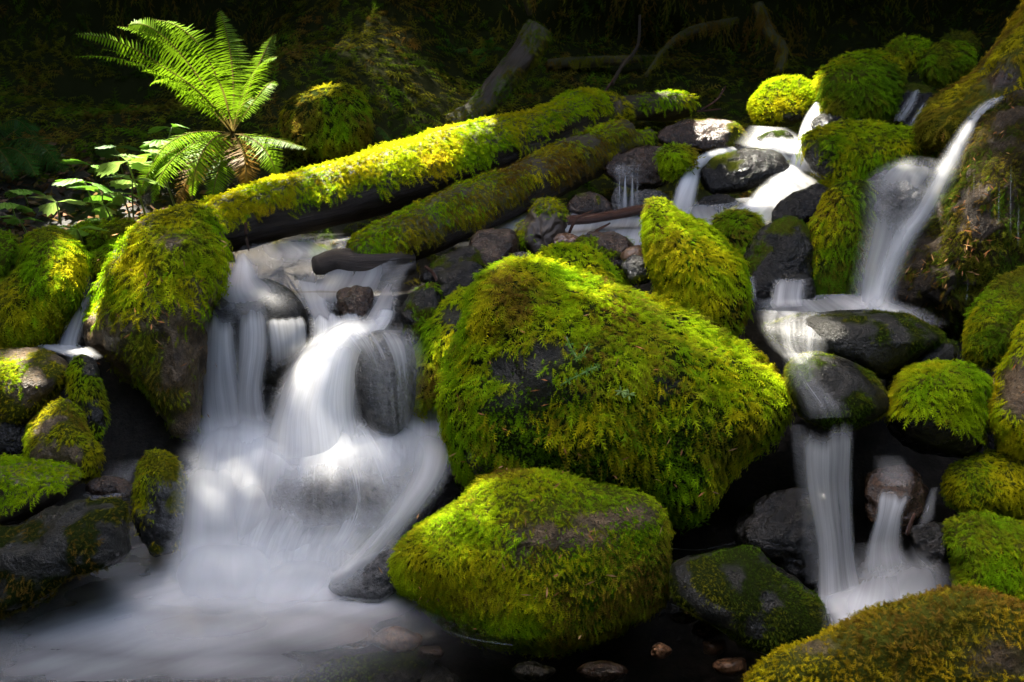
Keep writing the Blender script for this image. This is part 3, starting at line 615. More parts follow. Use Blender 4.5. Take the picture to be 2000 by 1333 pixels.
rock('wet_stone', 'stone', 'grey stone strewn with needles under the caramel pebble', [(1215,520),(1235,500),(1262,505),(1275,530),(1262,552),(1232,550)], 3.45, 'grey', m(.02, MIXED, cover=.6, gap=.1), group=ST)
rock('wet_stone', 'stone', 'shiny black rock with white glints left of the largest boulder', [(848,560),(870,525),(920,512),(950,530),(935,560),(880,585),(852,590)], 3.4, 'dark', None, amp=.1, group=ST)
rock('mossy_stone', 'stone', 'dark fern-mossed rock between the cascade and the hanging lobe', [(785,600),(810,565),(848,555),(862,600),(840,650),(815,670),(790,640)], 3.3, 'dark', m(.035, (('deep', 1), ('green', 1), ('olive', 1)), cover=2.5, gap=-.1), group=ST)
rock('wet_stone', 'stone', 'small grey ridged stone touching the top of the largest boulder', [(985,520),(1005,493),(1035,497),(1060,520),(1040,540),(1000,540)], 3.4, 'grey', m(.028, BRIGHT, cover=3, only=[(990,508,14,16,1)]), group=ST)
rock('wet_stone', 'stone', 'dark rock under the lower half of the shorter log', [(820,540),(860,500),(920,480),(950,510),(910,545),(850,560)], 3.65, 'dark', m(.03, SHADE, cover=1.4, gap=0), group=ST)
rock('wet_stone', 'stone', 'needle-strewn rounded stone behind the brown stick', [(1108,412),(1120,385),(1155,375),(1188,392),(1195,415),(1150,420)], 4.15, 'brown', m(.02, MIXED, cover=1.2, gap=.05), group=ST)
rock('wet_stone', 'stone', 'slim dark stone left of the three thin water threads', [(1192,400),(1198,375),(1212,365),(1220,395),(1215,418),(1198,418)], 4.2, 'grey', group=ST)
rock('wet_stone', 'stone', 'dull stone right of the three thin water threads', [(1228,400),(1240,376),(1270,370),(1300,380),(1310,405),(1270,420),(1235,418)], 4.2, 'grey', group=ST)
rock('wet_boulder', 'boulder', 'brown overhanging slab that the three water threads fall from', [(1180,325),(1215,300),(1270,285),(1320,290),(1335,325),(1300,360),(1240,368),(1190,345)], 4.5, 'brown', None, group=BO, pw=(.8, .75))
rock('mossy_stone', 'stone', 'small tuft of bright moss on the brown overhanging slab', [(1286,300),(1305,285),(1335,287),(1358,298),(1335,318),(1308,335),(1290,322)], 4.35, 'dark', m(.045, BRIGHT, cover=7, hang=.9, hangmul=.8), group=ST)
rock('wet_boulder', 'boulder', 'dark rock at the end of the white slide above the curtain-like moss', [(1512,412),(1545,380),(1590,364),(1618,372),(1605,420),(1580,445),(1535,450),(1515,435)], 3.95, 'dark', None, group=BO)
rock('wet_stone', 'stone', 'small black stone under the glossy black boulder', [(1352,405),(1375,385),(1420,380),(1440,398),(1400,412),(1362,418)], 4.2, 'dark', group=ST)
rock('wet_stone', 'stone', 'green-filmed stone under thin water at the upper cascade', [(1475,275),(1500,258),(1535,256),(1552,272),(1545,295),(1490,298)], 4.85, 'damp', m(.015, SHADE, cover=.8, gap=0), group=ST, amp=.02)
rock('wet_stone', 'stone', 'grey stone behind the little fall into the right-hand pool', [(1505,560),(1530,532),(1570,534),(1590,560),(1580,590),(1510,592)], 3.5, 'damp', None, group=ST)
rock('wet_boulder', 'boulder', 'grey boulder half veiled by the fan of the right-hand stream', [(1690,370),(1720,335),(1780,335),(1812,370),(1800,420),(1750,460),(1700,440)], 3.82, 'grey', None, group=BO, T=.1)
rock('mossy_boulder', 'boulder', 'shaggy moss mound left of the leaning stump', [(560,215),(590,180),(640,166),(690,178),(715,215),(720,250),(690,290),(600,295),(560,262)], 4.95, 'damp', m(.06, (('olive', 2), ('yellow', 1.2), ('brown', .8), ('green', .6)), cover=5, hang=.8), group=BO)
rock('mossy_boulder', 'boulder', 'moss lump on the far end of the long log', [(1140,205),(1160,186),(1195,180),(1222,198),(1234,225),(1200,245),(1150,245)], 5.2, 'tan', m(.05, (('olive', 1), ('green', 1.4), ('yellow', 1.2)), cover=5, bare=[(1205,205,14,14,1)]), group=BO)
# stones seen through the shallow clear water
SUBM = [(690,1245,40,26,'pebble','square tan stone'),(770,1250,45,24,'pebble','wide tan stone'),(840,1275,24,14,'brown','small dark brown stone'),(1380,1230,30,16,'brown','brown stone'),(1395,1262,26,16,'pebble','reddish stone'),(1290,1270,20,14,'pebble','pale stone'),(1430,1300,34,18,'pebble','orange-tan stone'),(1340,1205,30,12,'brown','flat brown stone'),(1180,1310,46,20,'brown','broad brown stone'),(1040,1310,40,18,'damp','dull grey stone')]
where = ['furthest left, at the edge of the white foam','right of the square one, at the foam edge','under the left tip of the broad green boulder','beside the stone with a green film','below the film-covered stone','midway between the two nearest green boulders','at the bottom boulder’s left tip','by the broad boulder’s right corner','at the bottom edge, right of centre','at the bottom edge, centre']
for (x, y, a, b, mt, nm), wh in zip(SUBM, where):
    an = np.linspace(0, 2*pi, 8, endpoint=False); rg = np.random.default_rng(x)
    p = at(x, y, 1.0); r = ray(x, y); Ys = float((H+.06)/(-r[2])*r[1])
    rock('sunken_stone', 'stone', f'{nm} under dark water, {wh}', [(x+a*cos(t)*(.8+.4*rg.random()), y+b*sin(t)*(.8+.4*rg.random())) for t in an], Ys, mt, None, N=32, T=.05, amp=.05, group='stones under the shallow pool water')
rock('sunken_boulder', 'boulder', 'broad dark sunken boulder at the bottom edge with a green shoulder, left of centre', [(560,1345),(640,1300),(740,1270),(820,1265),(850,1300),(830,1345),(760,1420),(600,1420)], 2.40, 'damp', m(.014, SHADE, cover=.8, nz=.4), T=.10, amp=.05, group=BO)
rock('sunken_boulder', 'boulder', 'smaller dark sunken boulder at the bottom edge, right of the green-shouldered one', [(800,1340),(840,1300),(880,1310),(900,1345),(880,1420),(800,1420)], 2.36, 'damp', None, T=.08, group=BO)

# ================================================================== logs
log('fallen_log', 'log', 'long thick fallen log with sunlit yellow moss, lying across the top of the cascade',
    [(392,450,3.95,.10),(440,440,4.0,.115),(520,415,4.1,.13),(640,385,4.25,.145),(780,345,4.4,.15),(920,305,4.6,.14),(1040,270,4.85,.14),(1130,235,5.1,.13),(1170,222,5.25,.11)], 'bark',
    [m(.046, (('yellow', 1.7), ('lime', 1), ('green', .9), ('gold', .6)), cover=8, hang=.6, lift=.7, nz=.05, nn=.25, hangmul=.6)], N=44, n=130, amp=.10)
log('fallen_log', 'log', 'shorter dark log with patchy moss, slanting in front of the long one',
    [(690,500,3.62,.06),(720,492,3.66,.085),(800,462,3.78,.10),(900,418,3.95,.105),(1000,375,4.15,.105),(1100,325,4.4,.105),(1190,282,4.65,.10),(1222,266,4.72,.085)], 'bark',
    [m(.042, (('green', 1.4), ('yellow', 1.2), ('lime', .8), ('brown', .8)), cover=6, hang=.8, lift=.6, nz=.0, nn=.3, only=[(715,490,70,60,1),(830,408,90,24,.8),(960,348,100,18,.7),(1080,292,80,14,.6),(1180,258,40,12,.6)], hangmul=.9), m(.034, (('brown', 2.4), ('olive', 1.0), ('yellow', .3)), cover=3.6, hang=.7, gap=-.26, nz=-.2)], N=44, n=110, amp=.09)
log('broken_log_piece', 'log', 'short mossy stub at the broken upper end of the shorter log', [(1205,285,4.6,.05),(1240,278,4.68,.05),(1272,264,4.75,.03)], 'bark', m(.04, MIXED, cover=4, gap=-.2), N=24, n=30)
log('fallen_log', 'log', 'far log stub with a glowing sunlit moss end, behind the brown glistening boulder', [(1190,218,5.5,.07),(1250,212,5.55,.075),(1310,208,5.6,.08),(1348,206,5.65,.06)], 'deadwood', m(.05, (('yellow', 1.2), ('lime', 1.4), ('green', .6)), cover=6, only=[(1322,205,32,30,1.2),(1255,205,20,16,.5)]), N=28, n=40)
log('leaning_stump', 'stump', 'broken snag of greenish dead wood leaning up to the right behind the long log', [(885,250,5.25,.075),(930,222,5.3,.08),(975,168,5.38,.078),(1020,110,5.45,.082),(1056,58,5.5,.075)], 'deadwood', m(.04, (('olive', 2), ('deep', 1), ('brown', .8)), cover=3.0, hang=.6, nz=-1.2, gap=-.12), N=36, n=70, amp=.13, groove=.3)
log('driftwood', 'log', 'dark wet wood stub under the low end of the shorter log', [(615,520,3.55,.035),(660,512,3.6,.05),(730,520,3.6,.06),(800,512,3.7,.05)], 'bark', None, N=24, n=40, groove=.3)
log('stick', 'stick', 'smooth reddish brown stick lying over the white water behind the pointed boulder', [(1108,431,3.95,.02),(1150,428,3.98,.02),(1200,420,4.0,.02),(1240,412,4.0,.022),(1262,406,4.0,.016)], 'stick', None, N=14, n=40, amp=.04, groove=.05)
TW = [('thin bent twig arching over the brown stick', [(1108,465,3.85),(1125,430,3.85),(1160,410,3.88)]),('dark twig slanting above the earthy mound', [(1150,470,3.7),(1165,452,3.7),(1192,436,3.72)]),
      ('orange-brown broken twig by the far log stub', [(1362,218,5.5),(1385,216,5.5),(1408,213,5.5)]),('slender curved twig rising behind the far log stub', [(1370,215,5.5),(1400,195,5.5),(1418,168,5.55)]),
      ('upright twig left of the little right-hand trickle', [(1772,1045,2.45),(1780,1020,2.45),(1787,1003,2.45)]),('thin upright twig standing in the white foam', [(645,1172,2.5),(645,1185,2.5),(647,1200,2.5)]),
      ('reddish dead twig hanging from the long log', [(480,435,3.8),(481,460,3.8),(486,490,3.8)]),('pale branch stub pointing up behind the long log', [(1180,182,5.6),(1192,164,5.6),(1200,152,5.6)]),
      ('thin twig leaning over the shiny black rock', [(830,520,3.4),(850,540,3.4),(862,580,3.35)])]
for lb, p in TW: log('twig', 'twig', lb, [(*q, .0065 if i < 2 else .003) for i, q in enumerate(p)], 'stick', None, N=6, n=10, group='twigs caught in the stream')
BR = [('mossy horizontal branch behind the leaning snag', [(1070,125,6.2,.03),(1120,122,6.2,.035),(1200,118,6.2,.03),(1290,112,6.3,.015)], .07), ('drooping bare branch in the upper right darkness', [(1440,40,6.3,.02),(1350,60,6.2,.025),(1300,95,6.1,.015),(1260,150,6.0,.012)], .07),
      ('long mossy root curving down the dark bank at upper right', [(1480,10,6.2,.04),(1500,60,6.1,.035),(1530,100,6.0,.03),(1520,140,5.9,.02)], .08), ('thin bare branch rising right of the leaning snag', [(1195,165,5.9,.012),(1215,130,6.0,.012),(1245,90,6.1,.01),(1250,30,6.2,.008)], 0), ('moss-hung branch dropping from the top edge above the snag', [(1020,-40,5.8,.03),(1030,0,5.8,.03),(1035,30,5.8,.015)], .1),
      ('fine dead branch across the dark bank behind the fern', [(330,245,5.6,.006),(380,243,5.6,.006),(430,238,5.5,.006)], 0)]
for lb, p, L in BR: log('branch', 'branch', lb, p, 'deadwood', m(L, (('olive', 2), ('dark', 1), ('brown', .8)), cover=5, hang=1.2, lift=.3, hangmul=1) if L else None, N=10, n=40, amp=.15, group='branches on the dark bank')

# ================================================================== plants
def fern(label, base, fronds, col, leafw=.034, seed=1, nl=34, name='sword_fern', dead=()):
    rng = np.random.default_rng(seed); b = at(*base)
    root = link(name, None, None, b, label, 'fern', 'ferns on the bank')
    for fi, (mx, my, mY, tx, ty, tY, wsc) in enumerate(fronds):
        c1, tip = at(mx, my, mY), at(tx, ty, tY)
        t = np.linspace(0, 1, 60)[:, None]; ctl = 2*c1 - .5*(b+tip)
        C = (1-t)**2*b + 2*t*(1-t)*ctl + t*t*tip; C = C - b
        T = norm(np.gradient(C, axis=0)); vw = norm(np.array([0, 0, H])-(C+b))
        up = norm(np.array([0, -.45, 1.0])*np.ones_like(T) + .35*rng.normal(size=3)); side = norm(np.cross(T, up)); nn = np.cross(side, T)
        ln = np.linalg.norm(np.diff(C, axis=0), axis=1).sum()
        P = []; Q = []; colr = []
        base_c = np.array(PAL['brown'])*1.1 if fi in dead else np.array(col)*(.75+.5*rng.random())
        for i in range(59):                                      # rachis
            r = .0045*(1-.8*i/59); k = len(P)
            for ii, s in ((i, -1), (i, 1), (i+1, 1), (i+1, -1)): P.append(C[ii]+side[ii]*s*r+nn[ii]*.002); colr.append(np.array([.10, .075, .02]))
            Q.append((k, k+1, k+2, k+3))
        for s in (-1, 1):
            for j in range(nl):
                f = .12+.87*(j+.5*(s > 0))/nl; x = f*59; i0 = min(int(x), 58); fr = x-i0
                o = C[i0]*(1-fr)+C[i0+1]*fr; tt, sd, n0 = T[i0], side[i0]*s, nn[i0]
                w_ = leafw*wsc*min(1, (f-.05)*6)*(1-max(0, f-.45)/.58)**.8*2.3*(.9+.2*rng.random())
                bw = min(ln/nl*.62, w_*.5)*.75; dirv = norm(sd + tt*(.25+.1*rng.random()) + n0*(.12*rng.normal()) - np.array([0, 0, .25]))
                fw = norm(tt-dirv*(tt@dirv)); dz = np.array([0, 0, -1.])*w_*.12
                k = len(P)
                P += [o-fw*bw*.35, o+fw*bw*.65, o+dirv*w_*.55+fw*bw*.5+dz*.4, o+dirv*w_*.55-fw*bw*.3+dz*.4, o+dirv*w_+fw*bw*.2+dz]
                c = base_c*(.85+.3*rng.random()); colr += [c]*5
                Q += [(k, k+1, k+2, k+3), (k+3, k+2, k+4, k+4)]
        Q = np.array(Q); lp, ct = [], []
        for qd in Q:
            if qd[2] == qd[3]: lp += list(qd[:3]); ct.append(3)
            else: lp += list(qd); ct.append(4)
        link('frond', mesh_np('frond', np.array(P), np.array(lp), ct, M['fern'], False, {'Col': np.array(colr)}), root)
    return root
B = (455, 262, 4.55)
fern('large sword fern with sunlit arching fronds above the long log', B,
     [(300,118,4.35,145,68,4.2,.9),(310,142,4.2,140,112,4.05,.85),(350,150,4.2,190,95,4.0,.7),(340,92,4.3,250,50,4.25,1.5),(395,98,4.5,300,40,4.6,1.3),(355,110,4.4,225,52,4.4,1.0),(452,120,4.8,428,20,5.0,1.3),(470,150,4.9,455,60,5.1,1.0),(500,140,4.7,538,66,4.9,1.05),(490,150,4.4,542,112,4.3,1.1),(510,180,4.6,540,160,4.7,.8),(430,165,4.2,400,158,3.95,.9),(350,168,4.5,292,168,4.45,.8),(480,200,4.6,535,195,4.7,.7),
      (350,268,4.3,292,338,4.15,1.0),(350,300,4.2,296,400,4.02,1.3),(390,310,4.2,348,402,4.05,1.3),(430,320,4.2,412,405,4.08,1.1),(510,285,4.3,540,345,4.2,1.2),(530,270,4.5,600,292,4.4,.9),(400,290,4.15,375,385,4.03,1.1),(475,300,4.2,480,370,4.1,1.1),(330,300,4.3,272,385,4.1,1.0)], (.13, .235, .006), .036, 3, nl=44, dead=(16, 21))
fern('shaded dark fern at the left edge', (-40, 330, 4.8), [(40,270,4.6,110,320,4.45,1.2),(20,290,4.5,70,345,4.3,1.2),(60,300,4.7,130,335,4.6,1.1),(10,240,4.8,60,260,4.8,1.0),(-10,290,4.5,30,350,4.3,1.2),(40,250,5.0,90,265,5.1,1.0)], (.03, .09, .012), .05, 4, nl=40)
fern('small fern lying on the shaggy moss mound', (712, 212, 5.2), [(650,192,5.15,560,210,5.1,.8),(690,215,5.1,700,245,5.05,.6)], (.06, .16, .01), .025, 5, 24, name='small_fern')
fern('small fern below the shaggy moss mound', (735, 245, 5.0), [(700,246,4.95,668,258,4.9,.7),(755,262,4.9,770,290,4.8,.7),(640,262,4.95,600,285,4.9,.8)], (.05, .13, .012), .028, 6, 24, name='small_fern')
fern('tiny bright fern on the mid bank left of the snag', (880, 100, 6.3), [(865,92,6.2,845,90,6.2,.7),(895,96,6.2,915,95,6.2,.7),(880,85,6.2,870,75,6.2,.6)], (.05, .15, .012), .03, 7, 16, name='small_fern')
fern('tiny fern on the slope above the long log', (840, 128, 6.2), [(825,126,6.1,810,132,6.1,.7),(852,124,6.1,870,128,6.1,.7)], (.05, .15, .012), .03, 8, 16, name='small_fern')
fern('cluster of little ferns right behind the leaning snag’s left side', (955, 100, 6.1), [(940,95,6.0,920,108,6.0,.8),(970,92,6.0,990,100,6.0,.8),(955,85,6.0,962,72,6.0,.7),(945,110,6.0,930,130,5.95,.8)], (.05, .15, .012), .032, 9, 16, name='small_fern')
fern('fern spray at the far end of the long log', (1130, 195, 5.6), [(1150,187,5.5,1180,184,5.5,.9)], (.05, .14, .012), .03, 10, 18, name='small_fern')

def leaflet(L, rng):
    # fan-shaped leaflet with a toothed outer edge, hinged at the origin and pointing along +x
    k = 13; a = np.linspace(-.62, .62, k); r = L*(1-.28*(np.abs(a)/.62)**2)*np.where(np.arange(k) % 2, 1.0, .86)*(.94+.12*rng.random(k))
    pts = np.stack([r*np.cos(a), r*np.sin(a)*1.1, -.25*L*(r/L)**2*(.6+.4*np.cos(a*3))], -1)
    mid = np.stack([.5*r*np.cos(a*.75), .5*r*np.sin(a*.75)*1.1, .03*L*np.abs(np.sin(a*6))], -1)
    v = np.vstack([[[0, 0, 0]], mid, pts]); lp, ct = [], []
    for i in range(k-1): lp += [0, 1+i, 2+i, 1+i, 1+k+i, 2+k+i, 2+i]; ct += [3, 4]
    return v, np.array(lp), ct
def plant(label, x, y, Y, hgt, L, col, seed, rot0, tilt=.4):
    rng = np.random.default_rng(seed); b = at(x, y, Y)+np.array([0, 0, -hgt])
    root = link('broad_leaf_plant', None, None, b, label, 'plant', 'three-leaved plants on the left bank')
    lean = np.array([rng.normal()*.25*hgt, rng.normal()*.2*hgt, 0])
    p = np.array([-lean, -lean*.6+[0, 0, hgt*.5], [0, 0, hgt]])
    v, q, uv = tube(p, [.005, .004, .003], 6, 8); lp, ct = q_to_loops(q)
    link('stem', mesh_np('stem', v, lp, ct, M['leaf'], True, {'Col': np.tile([.13, .17, .03], (len(v), 1))}), root)
    for j in range(3):
        v, lp, ct = leaflet(L*(.85+.3*rng.random()), rng); a = rot0+2*pi*j/3+rng.normal()*.2
        tl = rng.normal()*.18; v = v @ np.array([[cos(tl), 0, sin(tl)], [0, 1, 0], [-sin(tl), 0, cos(tl)]])
        v = v @ np.array([[cos(a), sin(a), 0], [-sin(a), cos(a), 0], [0, 0, 1]])
        v[:, 2] -= v[:, 1]*tilt; v[:, 2] += hgt
        c = np.array(col)*(.85+.3*rng.random())
        link('leaf', mesh_np('leaf', v, lp, ct, M['leaf'], False, {'Col': np.tile(c, (len(v), 1))}), root)
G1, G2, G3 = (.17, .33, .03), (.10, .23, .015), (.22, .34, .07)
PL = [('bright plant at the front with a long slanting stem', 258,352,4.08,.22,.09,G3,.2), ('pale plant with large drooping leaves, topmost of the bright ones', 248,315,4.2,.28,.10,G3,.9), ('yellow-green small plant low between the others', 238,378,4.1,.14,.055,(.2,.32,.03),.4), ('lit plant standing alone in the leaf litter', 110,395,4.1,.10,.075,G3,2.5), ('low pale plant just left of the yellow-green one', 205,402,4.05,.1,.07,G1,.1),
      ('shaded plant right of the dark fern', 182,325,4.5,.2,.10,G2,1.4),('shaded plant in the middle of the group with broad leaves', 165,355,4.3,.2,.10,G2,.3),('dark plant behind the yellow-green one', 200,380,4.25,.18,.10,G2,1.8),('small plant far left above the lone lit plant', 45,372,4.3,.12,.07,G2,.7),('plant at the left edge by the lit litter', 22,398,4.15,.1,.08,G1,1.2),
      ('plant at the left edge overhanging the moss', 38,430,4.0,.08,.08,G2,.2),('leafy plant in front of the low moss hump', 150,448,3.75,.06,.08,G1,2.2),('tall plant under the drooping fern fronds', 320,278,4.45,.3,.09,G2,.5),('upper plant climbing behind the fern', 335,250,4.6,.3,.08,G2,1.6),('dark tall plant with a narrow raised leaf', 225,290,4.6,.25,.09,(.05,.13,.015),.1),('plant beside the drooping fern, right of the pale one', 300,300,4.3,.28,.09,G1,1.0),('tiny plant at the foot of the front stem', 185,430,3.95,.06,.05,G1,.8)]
for i, (lb, x, y, Y, h, L, c, r) in enumerate(PL): plant(lb, x, y, Y, h, L*1.5, c, 50+i, r)
# small creeping plants on the largest boulder
def sprig(label, pts, seed, name='creeping_sprig', col=(.16, .33, .05), n=7, L=.014):
    rng = np.random.default_rng(seed); o, rv, rn, rq, rpx, rpy = ROCKS['main']
    P3 = []
    for x, y in pts:
        dd = (rpx-x)**2+(rpy-y)**2 + np.where((rn*norm(np.array([0, 0, H])-rv)).sum(1) > 0, 0, 1e6); P3.append(rv[dd.argmin()]+norm(np.array([0, 0, H])-rv[dd.argmin()])*.04)
    P3 = cat_rom(np.array(P3), n); b = P3[0]
    root = link(name, None, None, b, label, 'plant')
    v, q, uv = tube(P3-b, np.full(n, .0018), 5, n*2); lp, ct = q_to_loops(q)
    link('stem', mesh_np('stem', v, lp, ct, M['leaf'], True, {'Col': np.tile(col, (len(v), 1))}), root)
    for p in P3[1:]:
        vw = norm(np.array([0, 0, H])-p); s = norm(np.cross(vw, [0, 0, 1.])); u = np.cross(s, vw); V = []; Q = []
        for j in range(6):
            a = j*pi/3+rng.random(); d = s*cos(a)+u*sin(a); e = s*-sin(a)+u*cos(a); k = len(V)
            V += [d*0, d*L*.5+e*L*.16, d*L+vw*.004, d*L*.5-e*L*.16]; Q.append((k, k+1, k+2, k+3))
        link('leaf_whorl', mesh_np('leaf_whorl', np.array(V)+p-b, np.array(Q), np.full(6, 4), M['leaf'], False, {'Col': np.tile(col, (len(V), 1))}), root)
sprig('pale green creeping sprig with small leaf whorls on the largest boulder, lower of two', [(1090,752),(1120,735),(1150,722),(1165,712)], 1, n=6)
sprig('pale green creeping sprig with small leaf whorls on the largest boulder, upper of two', [(1108,660),(1118,685),(1130,700),(1150,680)], 2, n=6)
sprig('pair of tiny round pale leaves on the face of the largest boulder', [(1205,762),(1212,772),(1230,772)], 3, 'seedling', (.3, .45, .12), 3, .02)

# ================================================================== litter and needles
rng = np.random.default_rng(9)
def litter(name, pts, nrm, L, W, cols, seed, mat='litter'):
    rg = np.random.default_rng(seed); k = len(pts); d = rg.normal(size=(k, 3)); d = norm(d-nrm*(d*nrm).sum(1, keepdims=True)); e = np.cross(nrm, d)
    l = L*(.6+.8*rg.random((k, 1))); wd = W*(.6+.8*rg.random((k, 1))); lift = nrm*l*(.25*rg.random((k, 1))) ; c = np.array(cols)[rg.integers(0, len(cols), k)]*(.7+.6*rg.random((k, 1)))
    v = np.stack([pts-d*l/2, pts-e*wd/2+lift*.6, pts+d*l/2+lift, pts+e*wd/2+lift*.4], 1).reshape(-1, 3)
    return link(name, mesh_np(name, v, np.arange(4*k).reshape(-1, 4), np.full(k, 4), M[mat], False, {'Col': np.repeat(c, 4, 0)}), kind='stuff')
n_ = 1500; lx = rng.uniform(-2.9, -1.25, n_); ly = 3.95+1.0*rng.random(n_)**1.6
def on_ground(x, y):
    i = np.searchsorted(xs, x)-1; j = np.searchsorted(ys, y)-1; g = gv.reshape(len(ys), len(xs), 3); return g[j, i, 2]
lp_ = np.stack([lx, ly, on_ground(lx, ly)+.02], -1)
litter('leaf_litter', lp_, norm(np.array([0, 0, 1.])+.35*rng.normal(size=(n_, 3))), .05, .025, [(.10, .055, .03), (.17, .10, .065), (.045, .026, .016), (.09, .06, .02)], 11)
NP, NN = [], []
for k, cnt in (('main', 60), ('front', 45), ('cliff', 130), ('hood', 40), ('rimmed', 15)):
    o, rv, rn, rq, rpx, rpy = ROCKS[k]; f = ((rn*norm(np.array([0, 0, H])-rv)).sum(1) > .1)
    ids = rng.choice(np.where(f)[0], cnt); NP.append(rv[ids]+rn[ids]*(.03 if k != 'cliff' else .018)); NN.append(norm(rn[ids]+.4*rng.normal(size=(cnt, 3))))
litter('fallen_needles', np.vstack(NP), np.vstack(NN), .026, .0045, [(.34, .14, .05), (.26, .12, .05), (.4, .22, .09)], 12)

# ================================================================== running water
W_ = 'waterfall'
# upper pool behind the cascade
sheet('upper_pool', [(430,505,640,478,3.75,.0),(445,520,760,482,3.66,.35),(430,545,790,520,3.55,.5),(420,570,770,570,3.47,.6),(410,600,780,610,3.42,.2)], 'silk', nu=40, edge=.18)
flat_water('upper_pool_water', -1.45, 1.0, 3.45, 4.35, .68, 'churned')
sheet('stream', [(470,470,700,455,4.1,.0),(460,482,720,472,3.95,.5),(460,498,760,490,3.8,.6),(460,515,740,505,3.68,.3),(450,530,740,520,3.6,.0)], 'silk', nu=40, edge=.2)
sheet('stream', [(455,495,490,495,3.62,.3),(450,515,500,515,3.56,.85),(430,545,520,540,3.48,.8),(400,572,560,558,3.4,.7),(392,606,600,590,3.3,.22),(388,640,610,615,3.26,.0)], 'silk', bulge=.05, edge=.35)
# cascade, upper tier strands
sheet(W_, [(392,598,452,590,3.30,.55),(388,625,462,622,3.27,1),(384,690,470,690,3.24,.95),(376,770,490,770,3.2,.7),(370,850,510,850,3.12,.55),(360,920,520,920,2.98,.0)], 'fall', edge=.3, bulge=.05, rag=.10)
sheet(W_, [(470,585,512,580,3.29,.7),(462,620,524,612,3.26,1.1),(455,690,530,680,3.22,1.1),(450,770,520,770,3.18,.9),(446,850,540,850,3.11,.7),(440,920,550,920,2.97,.0)], 'fall', edge=.35, bulge=.05, rag=.06)
sheet(W_, [(520,614,590,612,3.28,.8),(520,640,600,635,3.24,1.0),(524,680,602,668,3.21,.95),(528,730,600,690,3.2,.15)], 'fall', edge=.15, bulge=.03, rag=.14)
sheet(W_, [(612,600,700,604,3.34,.4),(606,620,712,622,3.30,.85),(600,660,730,660,3.25,.95),(590,720,740,690,3.2,.3)], 'fall', edge=.2, bulge=.02, rag=.3)
sheet(W_, [(560,545,660,560,3.5,.5),(588,590,650,600,3.42,.7),(600,640,680,640,3.3,.6),(600,700,700,690,3.22,.2)], 'silk', edge=.35)
sheet(W_, [(770,520,815,510,3.62,.25),(740,560,795,545,3.5,.5),(715,600,785,590,3.38,.75),(690,640,772,632,3.26,.9),(650,700,745,660,3.17,.5)], 'silk', edge=.4, bulge=.03)
sheet(W_, [(740,598,776,600,3.3,.7),(730,620,768,628,3.27,1.),(718,645,750,655,3.22,.5)], 'fall', edge=.4, rag=.08)
# the thick dome of water in the middle
sheet(W_, [(640,620,780,610,3.30,.0),(600,655,770,635,3.22,.8),(562,695,745,655,3.15,1.1),(535,745,725,720,3.08,1.3),(512,800,722,800,3.02,1.3),(490,870,745,870,2.96,1.2),(470,950,760,940,2.9,.0)], 'dome', nu=50, nv=90, edge=.38, bulge=.13)
sheet(W_, [(590,670,720,650,3.14,.0),(550,730,715,710,3.05,.9),(520,800,715,800,2.98,1.1),(500,870,735,870,2.92,.9),(480,930,750,930,2.87,.0)], 'fall', nu=50, edge=.4, bulge=.12)
sheet(W_, [(630,640,800,632,3.14,.1),(660,672,830,668,3.03,.75),(690,720,840,730,2.97,.45),(705,790,830,800,2.94,.3),(715,860,830,860,2.9,.1)], 'veil', edge=.3, bulge=.07)
sheet(W_, [(792,790,876,780,3.14,.6),(788,815,882,812,3.08,1.0),(786,850,886,850,3.02,1.),(780,900,892,900,2.96,.5)], 'fall', edge=.22, rag=.08)
# second tier
LLH = [(660,968,180,72,1.12)]
sheet(W_, [(350,800,905,820,3.06,.0),(350,845,905,850,3.01,.8),(346,880,903,880,2.95,1.1),(340,940,890,940,2.82,1.1),(335,1000,850,1000,2.71,1.0),(330,1050,800,1050,2.67,.9),(325,1100,760,1100,2.65,.95),(310,1165,740,1160,2.60,.0)], 'dome', nu=110, nv=120, edge=.2, edger=.3, bulge=.06, ripple=.012, holes=LLH+[(770,1120,60,40,.6)])
sheet(W_, [(360,830,890,840,3.03,.0),(360,880,885,880,2.92,.9),(352,940,880,940,2.81,1.0),(350,1010,840,1010,2.71,.8),(345,1060,790,1060,2.66,.8),(340,1150,740,1150,2.61,.0)], 'fall', nu=110, nv=120, edge=.2, edger=.3, bulge=.07, ripple=.012, holes=LLH)
sheet(W_, [(560,820,740,820,2.97,.0),(535,866,785,868,2.91,.8),(508,905,815,908,2.84,.6),(490,950,838,955,2.76,.38),(484,1000,838,1005,2.68,.32),(480,1050,800,1060,2.62,.5),(470,1120,730,1120,2.58,.0)], 'veil', nu=70, nv=90, edge=.22, bulge=.07)
sheet(W_, [(575,815,725,815,2.96,.0),(545,865,775,868,2.90,.65),(515,905,805,908,2.83,.45),(500,950,825,955,2.75,.16),(490,1000,830,1005,2.67,.05)], 'silk', nu=50, nv=70, edge=.3, bulge=.08)
sheet(W_, [(490,1015,735,1035,2.71,.1),(484,1045,735,1060,2.66,.8),(476,1090,730,1100,2.62,.75),(470,1150,730,1150,2.58,.0)], 'fall', nu=60, edge=.2, bulge=.06, rag=.12, topfade=.25)
sheet(W_, [(780,830,905,840,3.02,.0),(790,880,900,880,2.93,1.),(785,930,885,930,2.83,1.1),(735,1000,855,975,2.74,.95),(680,1070,800,1040,2.65,.8),(620,1125,755,1105,2.57,.7),(560,1175,735,1160,2.5,.0)], 'dome', nu=40, nv=90, edge=.42, bulge=.05)
sheet(W_, [(330,870,520,870,2.82,.0),(330,945,520,945,2.70,.9),(325,1010,520,1010,2.62,1.),(310,1080,540,1080,2.56,.9),(280,1150,560,1150,2.50,.0)], 'dome', nu=40, nv=80, edge=.5, bulge=.02)
